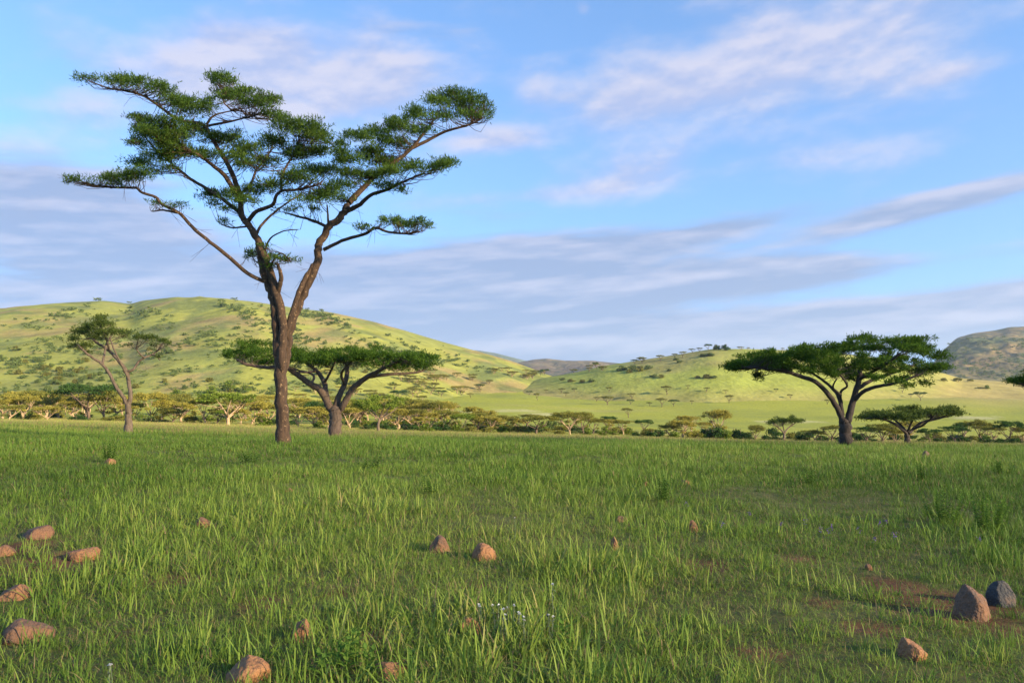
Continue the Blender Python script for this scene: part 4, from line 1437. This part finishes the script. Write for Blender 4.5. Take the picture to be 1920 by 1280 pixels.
def hill_words(p):
    px = 960 + F * p[0] / p[1]
    if p[1] > 1300:
        return 'dark bush on the slope of the far right mountain', 'bushes on the far mountain'
    if px < 230:
        return 'grey-green bush on the left part of the left hill', 'bushes over the left hill'
    if px < 520:
        return 'grey-green bush on the hillside left of the tall trunk', 'bushes over the left hill'
    if px < 700:
        return 'dark bush on the hillside right above the umbrella crown', 'bushes over the left hill'
    return 'small bush on the long right slope of the left hill', 'bushes over the left hill'


N_IND = 75
for (size, p) in cand[:N_IND]:
    lab, grp = hill_words(p)
    big = size > 15
    plant('far' if not big else 'green', p, size * p[1] / F, lab, grp, size * r2.uniform(1.2, 1.9) * p[1] / F)
for kind, lst in PROTO.items():
    for k, (root, H, R) in enumerate(lst):
        if (kind, k) not in used:
            for ch in list(root.children):
                bpy.data.objects.remove(ch)
            bpy.data.objects.remove(root)
mb = MB()
for (size, p) in cand[N_IND:]:
    s = size * p[1] / F
    for _ in range(4):
        c = p + np.array([r2.normal() * s * .45, r2.normal() * s * .45, s * r2.uniform(.15, .6)])
        fill_pad(mb, None, c, (s * .42, s * .42, s * .26), 14, 2, s * .25, s * .10, None, 3, up=.3)
o = obj('undergrowth', mb.mesh('undergrowth', False), LEAF_FAR)
tag(o, 'smallest grey-green scrub dotted over the far hillsides', 'scrub', kind='stuff')

# ------------------------------------------------------------------ rocks


def rock_mat():
    m, N, L = new_mat('orange_stone')
    out = N.new('ShaderNodeOutputMaterial')
    b = N.new('ShaderNodeBsdfPrincipled')
    b.inputs['Roughness'].default_value = .85
    tc = N.new('ShaderNodeTexCoord')
    oi = N.new('ShaderNodeAttribute')
    oi.attribute_type = 'OBJECT'
    oi.attribute_name = 'warmth'
    n = N.new('ShaderNodeTexNoise')
    n.inputs['Scale'].default_value = 9
    n.inputs['Detail'].default_value = 8
    n.inputs['Roughness'].default_value = .7
    L.new(tc.outputs['Object'], n.inputs['Vector'])
    r = ramp(N, [(0, (.045, .043, .043)), (.14, (.085, .068, .055)), (.4, (.185, .090, .046)), (.75, (.30, .135, .055)), (1, (.40, .19, .075))])
    ad = N.new('ShaderNodeMath')
    ad.operation = 'MULTIPLY_ADD'
    L.new(n.outputs[0], ad.inputs[0])
    ad.inputs[1].default_value = 1.25
    sb = N.new('ShaderNodeMath')
    sb.operation = 'SUBTRACT'
    L.new(oi.outputs['Fac'], sb.inputs[0])
    sb.inputs[1].default_value = .68
    L.new(sb.outputs[0], ad.inputs[2])
    L.new(ad.outputs[0], r.inputs[0])
    L.new(r.outputs[0], b.inputs['Base Color'])
    n2 = N.new('ShaderNodeTexNoise')
    n2.inputs['Scale'].default_value = 38
    n2.inputs['Detail'].default_value = 6
    L.new(tc.outputs['Object'], n2.inputs['Vector'])
    bp = N.new('ShaderNodeBump')
    bp.inputs['Strength'].default_value = 1.0
    bp.inputs['Distance'].default_value = .03
    L.new(n2.outputs[0], bp.inputs['Height'])
    L.new(bp.outputs[0], b.inputs['Normal'])
    L.new(b.outputs[0], out.inputs[0])
    return m


RM = rock_mat()


def ico(sub):
    import bmesh
    bm = bmesh.new()
    bmesh.ops.create_icosphere(bm, subdivisions=sub, radius=1)
    v = np.array([x.co[:] for x in bm.verts])
    f = [[q.index for q in p.verts] for p in bm.faces]
    bm.free()
    return v, f


ICO = ico(4)
for i, ((px, py, w, h, pk, tint, lab), (p, W, H)) in enumerate(zip(ROCKS, rock_geo)):
    r = np.random.default_rng(200 + i)
    v = ICO[0].copy()
    # broken faces: clip the ball with a few random planes, then wear it with noise
    for k in range(9):
        n = r.normal(size=3)
        n /= np.linalg.norm(n)
        d = r.uniform(.52, .85)
        over = np.clip(v @ n - d, 0, None)
        v = v - over[:, None] * n * .88
    nz = fbm(v[:, 0] * 2.1 + i * 7, v[:, 1] * 2.1 + v[:, 2] * 1.7, 300 + i, 4)
    v = v * (1 + (nz - .5)[:, None] * .22)
    nz = fbm(v[:, 0] * 7 + i * 3, v[:, 1] * 7 - v[:, 2] * 8, 400 + i, 4, .65)
    v = v * (1 + (nz - .5)[:, None] * .16)
    zz = (v[:, 2] + 1) / 2
    v[:, 0] *= 1 - pk * .28 * np.clip(zz, 0, 1)
    v[:, 0] += pk * .25 * (r.random() - .4) * zz
    v = v / np.array([np.ptp(v[:, 0]) / 2, np.ptp(v[:, 1]) / 2, np.ptp(v[:, 2]) / 2])
    v = v * np.array([W / 2, W / 2 * r.uniform(.8, 1.1), H * .72]) * .92
    m = MB()
    m.add(v, None, ICO[1])
    o = obj('rock', m, RM)
    o.location = (p[0], p[1] + W * .35, p[2] + H * .08)
    o['warmth'] = float(tint)
    tag(o, lab, 'rock', 'stones in the meadow')

# ------------------------------------------------------------------ grass (one object, blades spread by geometry nodes)


def grass_mat():
    m, N, L = new_mat('grass_blade')
    out = N.new('ShaderNodeOutputMaterial')
    a = N.new('ShaderNodeAttribute')
    a.attribute_type = 'INSTANCER'
    a.attribute_name = 'tint'
    g = N.new('ShaderNodeNewGeometry')
    v = N.new('ShaderNodeVertexColor')
    v.layer_name = 'dry'
    ad = N.new('ShaderNodeMath')
    ad.operation = 'MULTIPLY_ADD'
    L.new(g.outputs['Random Per Island'], ad.inputs[0])
    ad.inputs[1].default_value = .32
    L.new(a.outputs['Fac'], ad.inputs[2])
    r = ramp(N, [(0, (.056, .098, .016)), (.35, (.122, .204, .028)), (.65, (.205, .290, .042)), (.9, (.29, .325, .064)), (1, (.36, .30, .10))])
    L.new(ad.outputs[0], r.inputs[0])
    mx = N.new('ShaderNodeMix')
    mx.data_type = 'RGBA'
    L.new(v.outputs[0], mx.inputs[0])
    L.new(r.outputs[0], mx.inputs[6])
    mx.inputs[7].default_value = (.30, .215, .10, 1)
    d = N.new('ShaderNodeBsdfPrincipled')
    d.inputs['Roughness'].default_value = .55
    d.inputs['Specular IOR Level'].default_value = .15
    t = N.new('ShaderNodeBsdfTranslucent')
    ms = N.new('ShaderNodeMixShader')
    ms.inputs[0].default_value = .32
    L.new(mx.outputs[2], d.inputs['Base Color'])
    L.new(mx.outputs[2], t.inputs[0])
    L.new(d.outputs[0], ms.inputs[1])
    L.new(t.outputs[0], ms.inputs[2])
    L.new(ms.outputs[0], out.inputs[0])
    return m


GM = grass_mat()
GCOL = bpy.data.collections.new('grass_tufts')


def tuft(name, seed, n, spread, h0, h1, w, bend, dry=0.0, segs=3):
    r = np.random.default_rng(seed)
    mb = MB()
    dr = []
    for _ in range(n):
        a = r.random() * 6.28
        q = spread * math.sqrt(r.random())
        base = np.array([q * math.cos(a), q * math.sin(a), -.015])
        b = a + r.normal() * .9
        dirx = np.array([math.cos(b), math.sin(b), 0])
        h = h0 + (h1 - h0) * r.random() ** 1.4
        bd = bend * (.25 + 1.1 * r.random())
        side = np.array([-dirx[1], dirx[0], 0])
        side = side * math.cos(.5) + dirx * math.sin(.5) * r.normal()
        side /= np.linalg.norm(side)
        ts = np.linspace(0, 1, segs + 1)
        c = base + np.outer(ts, [0, 0, h * (1 - .28 * bd)]) - np.outer(ts ** 2.4, [0, 0, h * .30 * bd]) + np.outer(ts ** 1.7, dirx) * h * bd * .75
        ww = w * (.6 + .7 * r.random()) * np.array([.75, 1, .7, 0][:segs + 1] if segs == 3 else [.9, .8, 0])
        v = []
        for k in range(segs):
            v += [c[k] - side * ww[k], c[k] + side * ww[k]]
        v.append(c[-1])
        q_ = [[2 * k, 2 * k + 1, 2 * k + 3, 2 * k + 2] for k in range(segs - 1)]
        mb.add(v, q_, [[2 * segs - 2, 2 * segs - 1, 2 * segs]])
        dr += [1.0 if r.random() < dry else 0.0] * len(v)
    me = mb.mesh(name)
    ca = me.color_attributes.new('dry', 'FLOAT_COLOR', 'POINT')
    d = np.array(dr)
    ca.data.foreach_set('color', np.stack([d, d, d, np.ones_like(d)], 1).astype(np.float32).ravel())
    me.materials.append(GM)
    o = bpy.data.objects.new(name, me)
    GCOL.objects.link(o)
    return o


# a: broad upright blades, b: short fine turf, c: dry litter, d: coarse far tuft, e: tall seeding stalks
for s in range(4):
    tuft(f'tuft_a{s}', 500 + s, 16, .10, .06, .27, .0038, .85, .05)
for s in range(4):
    tuft(f'tuft_b{s}', 520 + s, 42, .18, .03, .14, .0021, 1.25, .2, 2)
for s in range(3):
    tuft(f'tuft_c{s}', 540 + s, 16, .16, .05, .16, .0022, 1.5, .8, 2)
for s in range(4):
    tuft(f'tuft_d{s}', 560 + s, 60, .36, .06, .24, .006, .8, .06, 2)
for s in range(3):
    tuft(f'tuft_e{s}', 580 + s, 46, .45, .14, .46, .009, .5, .38, 2)
for s in range(3):
    tuft(f'tuft_f{s}', 600 + s, 5, .09, .20, .42, .0013, .7, .75)
for s in range(3):
    tuft(f'tuft_g{s}', 620 + s, 22, .11, .02, .06, .0075, 1.5, .0, 2)
IDX = {'f': (18, 3), 'g': (21, 3), 'a': (0, 4), 'b': (4, 4), 'c': (8, 3), 'd': (11, 4), 'e': (15, 3)}


def grass():
    P, I, S, T, RO = [], [], [], [], []

    def sow(kind, y0, y1, dens, smin, smax, half=.80, patch=None, tint0=.2, tintv=.35, soil_keep=.33):
        Y0_ = y0
        wmax = half * y1 + 7
        n = int(2 * wmax * (y1 - y0) * dens)
        Y = y0 + rng.random(n) * (y1 - y0)
        X = (rng.random(n) * 2 - 1) * wmax
        inside = np.abs(X) < half * Y + 7
        X, Y = X[inside], Y[inside]
        n = len(X)
        keep = np.ones(n, bool)
        if Y.min() < 15:
            sm = soil_mask(X, Y)
            keep &= rng.random(n) > sm * (1 - soil_keep)
        for (p, W, H) in rock_geo:
            cx, cy = p[0], p[1] + W * .35
            keep &= ((X - cx) ** 2 + (Y - cy) ** 2) > (W * .42) ** 2
            # trodden, shorter grass right before each stone
            fr = (np.abs(X - cx) < W * .5) & (Y < cy) & (Y > cy - .55)
            keep &= ~(fr & (rng.random(n) < .65))
        if patch is not None:
            pn = fbm(X * patch[0] + 3.3, Y * patch[0], patch[1], 3)
            keep &= rng.random(n) < np.clip((pn - patch[2]) * patch[3], 0.02, 1)
        X, Y = X[keep], Y[keep]
        n = len(X)
        Z = ground_z(X, Y)
        i0, c = IDX[kind]
        P.append(np.stack([X, Y, Z], 1))
        I.append(i0 + rng.integers(0, c, n))
        big = fbm(X * .13, Y * .13, 88, 3)
        pat = fbm(X * .55 + 11, Y * .40, 89, 3)
        S.append((smin + (smax - smin) * rng.random(n)) * (.62 + .45 * big) * (.70 + .80 * np.clip((pat - .25) * 2, 0, 1) if Y0_ < 20 else 1.15))
        T.append(np.clip(tint0 + (big - .5) * .8 + (rng.random(n) - .5) * tintv, 0, .95))
        RO.append(np.stack([rng.normal(size=n) * .12, rng.normal(size=n) * .12, rng.random(n) * 6.28], 1))

    sow('b', .6, 9, 130, .7, 1.2, .85, None, .25)
    sow('a', .6, 9, 55, .55, 1.2, .85, (.9, 71, .40, 4), .38)
    sow('c', .6, 9, 26, .7, 1.3, .85, (1.1, 73, .40, 5), .35)
    sow('b', 9, 18, 85, .8, 1.4, .80, None, .27)
    sow('a', 9, 18, 40, .7, 1.3, .80, (.6, 71, .33, 4), .42)
    sow('c', .6, 9, 7, .6, 1.1, .85, None, .35, soil_keep=1.0)
    sow('c', 9, 18, 11, .8, 1.4, .80, (1.1, 73, .42, 5), .35)
    sow('f', .6, 20, 2.6, .6, 1.1, .82, None, .4)
    sow('g', .6, 14, 22, .7, 1.5, .82, (.8, 75, .45, 6), .22)
    sow('d', 14, 34, 16, .7, 1.15, .78, None, .30)
    sow('a', 18, 30, 12, .8, 1.3, .76, (.4, 71, .36, 4), .38)
    sow('d', 34, 75, 7, .9, 1.5, .76, None, .32)
    sow('e', 38, 60, .9, .8, 1.2, .74, (.12, 77, .45, 6), .5)
    sow('e', 55, 140, 2.6, .9, 1.4, .74, None, .58)
    P_ = np.concatenate(P)
    me = bpy.data.meshes.new('grass')
    me.vertices.add(len(P_))
    me.vertices.foreach_set('co', P_.astype(np.float32).ravel())
    a = me.attributes.new('idx', 'INT', 'POINT')
    a.data.foreach_set('value', np.concatenate(I).astype(np.int32))
    a = me.attributes.new('scl', 'FLOAT', 'POINT')
    a.data.foreach_set('value', np.concatenate(S).astype(np.float32))
    a = me.attributes.new('tint', 'FLOAT', 'POINT')
    a.data.foreach_set('value', np.concatenate(T).astype(np.float32))
    a = me.attributes.new('rot', 'FLOAT_VECTOR', 'POINT')
    a.data.foreach_set('vector', np.concatenate(RO).astype(np.float32).ravel())
    me.materials.append(GM)
    o = bpy.data.objects.new('grass', me)
    COL.objects.link(o)
    print('grass tufts', len(P_))
    ng = bpy.data.node_groups.new('spread_tufts', 'GeometryNodeTree')
    ng.interface.new_socket('Geometry', in_out='INPUT', socket_type='NodeSocketGeometry')
    ng.interface.new_socket('Geometry', in_out='OUTPUT', socket_type='NodeSocketGeometry')
    N, L = ng.nodes, ng.links
    gi = N.new('NodeGroupInput')
    go = N.new('NodeGroupOutput')
    ci = N.new('GeometryNodeCollectionInfo')
    ci.inputs['Collection'].default_value = GCOL
    ci.inputs['Separate Children'].default_value = True
    ci.inputs['Reset Children'].default_value = True
    ip = N.new('GeometryNodeInstanceOnPoints')
    ip.inputs['Pick Instance'].default_value = True

    def named(nm, ty):
        n = N.new('GeometryNodeInputNamedAttribute')
        n.data_type = ty
        n.inputs['Name'].default_value = nm
        return n.outputs['Attribute']
    L.new(gi.outputs[0], ip.inputs['Points'])
    L.new(ci.outputs[0], ip.inputs['Instance'])
    L.new(named('idx', 'INT'), ip.inputs['Instance Index'])
    L.new(named('rot', 'FLOAT_VECTOR'), ip.inputs['Rotation'])
    L.new(named('scl', 'FLOAT'), ip.inputs['Scale'])
    L.new(ip.outputs[0], go.inputs[0])
    md = o.modifiers.new('spread', 'NODES')
    md.node_group = ng
    tag(o, 'green meadow grass covering the whole foreground', 'grass', kind='stuff')


grass()

# ------------------------------------------------------------------ weeds and flowers
WEED = leaf_mat('weed_leaf', (.10, .18, .032), (.15, .26, .045), (.21, .31, .06), .4, 6)
WEED_D = leaf_mat('herb_leaf', (.065, .125, .024), (.105, .19, .034), (.16, .25, .05), .35, 3)
GREYLEAF = leaf_mat('grey_leaf', (.12, .15, .09), (.18, .21, .13), (.25, .28, .18), .2, 6)


def plain_mat(name, c):
    m, N, L = new_mat(name)
    out = N.new('ShaderNodeOutputMaterial')
    b = N.new('ShaderNodeBsdfPrincipled')
    b.inputs['Roughness'].default_value = .7
    n = N.new('ShaderNodeTexNoise')
    n.inputs['Scale'].default_value = 60
    r = ramp(N, [(.3, tuple(x * .8 for x in c)), (.7, c)])
    L.new(n.outputs[0], r.inputs[0])
    L.new(r.outputs[0], b.inputs['Base Color'])
    L.new(b.outputs[0], out.inputs[0])
    return m


WHITE = plain_mat('white_petal', (.75, .72, .66))
PURPLE = plain_mat('purple_petal', (.16, .05, .30))


def broad_leaf(mb, p, d, L, W, up):
    """pointed leaf folded along its midrib"""
    d = np.asarray(d, float)
    d /= np.linalg.norm(d)
    s = np.cross(d, [0, 0, 1.])
    s /= np.linalg.norm(s) + 1e-9
    n = np.cross(s, d)
    c = [p, p + d * L * .35 + n * L * .05, p + d * L * .7 + n * L * .03, p + d * L - n * L * .08]
    v = [c[0], c[1] - s * W + n * W * .35, c[1], c[1] + s * W + n * W * .35, c[2] - s * W * .75 + n * W * .3, c[2], c[2] + s * W * .75 + n * W * .3, c[3]]
    mb.add(v, [[1, 2, 5, 4], [2, 3, 6, 5]], [[0, 2, 1], [0, 3, 2], [4, 5, 7], [5, 6, 7]])


def weed(p, H, R, seed, stems, mat, label, group=None, llen=.07):
    r = np.random.default_rng(seed)
    root = empty('weed_plant', p)
    tag(root, label, 'plant', group)
    st = MB()
    lf = MB()
    for k in range(stems):
        a = r.random() * 6.28
        sp = R * (0 if stems == 1 else .15 + .75 * r.random())
        e = np.array([sp * math.cos(a), sp * math.sin(a), H * (.7 + .3 * r.random())])
        b = e * np.array([.45, .45, 0])
        pts = catmull([b, (b + e) / 2 + r.normal(size=3) * .02 * H, e], 8)
        tube(st, pts, np.linspace(.004, .002, 8), 4)
        nn = max(4, int(H / .035))
        for i in range(nn):
            t = .2 + .8 * i / nn
            q = pts[min(int(t * 7), 6)] * (1 - (t * 7 % 1)) + pts[min(int(t * 7) + 1, 7)] * (t * 7 % 1)
            b0 = i * 1.57 + r.random() * .5
            for sgn in (0, math.pi):
                L = llen * (1.15 - .6 * t) * (.8 + .4 * r.random())
                broad_leaf(lf, q, [math.cos(b0 + sgn), math.sin(b0 + sgn), .35 + .7 * t * r.random()], L, L * .20, 0)
    obj('stem', st, mat, root)
    obj('foliage', lf, mat, root)
    return root


W_ = [(1055, 1222, 80, 30, 1, WEED, 'single broad-leaved weed with star of pale leaves in grass, right of the tan stone', None, .085),
      (640, 1268, 90, 26, 2, WEED, 'leafy weed left of the low reddish stone at the bottom', None, .085),
      (668, 1250, 80, 24, 2, WEED, 'tall leafy weed rising behind the low reddish stone', None, .08),
      (700, 1275, 70, 24, 2, WEED, 'leafy weed at the bottom edge before the low reddish stone', None, .08),
      (605, 1275, 55, 22, 2, WEED, 'low leafy weed at the bottom between two orange stones', None, .08),
      (770, 1262, 60, 20, 1, WEED, 'short leafy weed right of the low reddish stone', None, .075),
      (1240, 945, 55, 26, 9, WEED_D, 'bushy green weed standing alone right of the meadow centre', None, .07),
      (205, 868, 42, 18, 7, WEED_D, 'bushy green weed behind the tiny bright orange stone', None, .09),
      (1770, 985, 75, 52, 16, WEED, 'leafy herb clump on the right, left half of a pair', None, .06),
      (1850, 1000, 80, 60, 20, WEED, 'leafy herb clump on the right, right half of a pair', None, .06),
      (1520, 912, 32, 34, 9, WEED_D, 'low dark herb patch in the middle distance below the right umbrella acacia', None, .08),
      (1880, 892, 30, 34, 9, WEED_D, 'low dark herb patch at the right edge of the meadow', None, .08),
      (690, 882, 30, 30, 8, WEED_D, 'low dark herb patch right of the tall trunk', None, .08),
      (470, 872, 26, 28, 8, WEED_D, 'low dark herb patch left of the tall trunk', None, .09),
      (810, 930, 34, 26, 6, WEED_D, 'small herb patch in the mid meadow above the rounded brown stone', None, .07),
      (1730, 905, 40, 24, 7, WEED_D, 'green herb in the middle distance below the small brown upright stone', None, .07)]
for i, (px, py, h, rad, stems, mat, lab, grp, ll) in enumerate(W_):
    p = hit(px, py)
    weed(p, h * p[1] / F, rad * p[1] / F, 700 + i, stems, mat, lab, grp, ll)


def flower(px, py, hpx, kind, seed, label, group, heads=1, spread=0.0):
    r = np.random.default_rng(seed)
    p = hit(px, py + hpx)
    H = hpx * p[1] / F + .06
    root = empty(kind, p)
    tag(root, label, 'flower', group)
    st = MB()
    hd = MB()
    for k in range(heads):
        e = np.array([r.normal() * spread, r.normal() * spread, H * r.uniform(.8, 1.05)])
        tube(st, catmull([(e[0] * .4, e[1] * .4, 0), e * .5 + r.normal(size=3) * .01, e], 6), np.linspace(.003, .0018, 6), 4)
        for i in range(8 if kind == 'white_flower' else 0):
            q = e * (i / 9 + .05)
            d = r.normal(size=3) + np.array([0, 0, .8])
            broad_leaf(st, q, d, .03, .004, 0)
        s = .010 if kind == 'white_flower' else .011
        for i in range(14):
            d = r.normal(size=3)
            d[2] = abs(d[2]) * .7
            if kind == 'purple_flower':
                q = e + r.normal(size=3) * np.array([.010, .010, .016])
            else:
                q = e
            broad_leaf(hd, q, d, s * 1.3, s * .55, 0)
    obj('stem', st, GREYLEAF if kind == 'white_flower' else WEED, root)
    obj('flower_head', hd, WHITE if kind == 'white_flower' else PURPLE, root)


for i, (px, py) in enumerate([(1289, 950), (1355, 987), (1406, 967), (1466, 990), (1510, 992), (1540, 998), (1554, 1005), (1560, 997), (1612, 1004), (1650, 985), (1663, 986), (1640, 1016), (1678, 1016), (1838, 1017)]):
    flower(px, py, 40, 'purple_flower', 800 + i, 'tiny purple flower head in the grass on the right of the meadow', 'purple flowers dotted in the grass', 1)
for i, (px, py) in enumerate([(933, 1155), (942, 1162), (957, 1156), (972, 1166), (906, 1146), (950, 1172), (1036, 1166), (1038, 1108), (985, 1172)]):
    flower(px, py, 42, 'white_flower', 820 + i, 'white everlasting flower with grey stem beside the tan upright stone', 'white everlasting flowers', 2, .02)
flower(965, 982, 34, 'white_flower', 840, 'single pale flower head in the grass behind the peaked stone', None, 1)
flower(205, 1268, 40, 'white_flower', 841, 'single white flower head near the bottom left corner', None, 2, .006)

# ------------------------------------------------------------------ haze


def haze():
    v = np.array([(x, y, z) for z in (-60, HAZE_TOP) for y in (-400, 8200) for x in (-7000, 7000)], float)
    q = [[0, 2, 3, 1], [4, 5, 7, 6], [0, 1, 5, 4], [2, 6, 7, 3], [0, 4, 6, 2], [1, 3, 7, 5]]
    m = MB()
    m.add(v, q)
    mt, N, L = new_mat('haze_air')
    out = N.new('ShaderNodeOutputMaterial')
    pv = N.new('ShaderNodeVolumePrincipled')
    pv.inputs['Color'].default_value = (.72, .85, 1, 1)
    pv.inputs['Density'].default_value = HAZE_D
    pv.inputs['Anisotropy'].default_value = .2
    L.new(pv.outputs[0], out.inputs['Volume'])
    o = obj('haze', m.mesh('haze', False), mt)
    tag(o, kind='stuff')


HAZE_TOP = 470.0
HAZE_D = 0.00007
if HAZE_D > 0:
    haze()
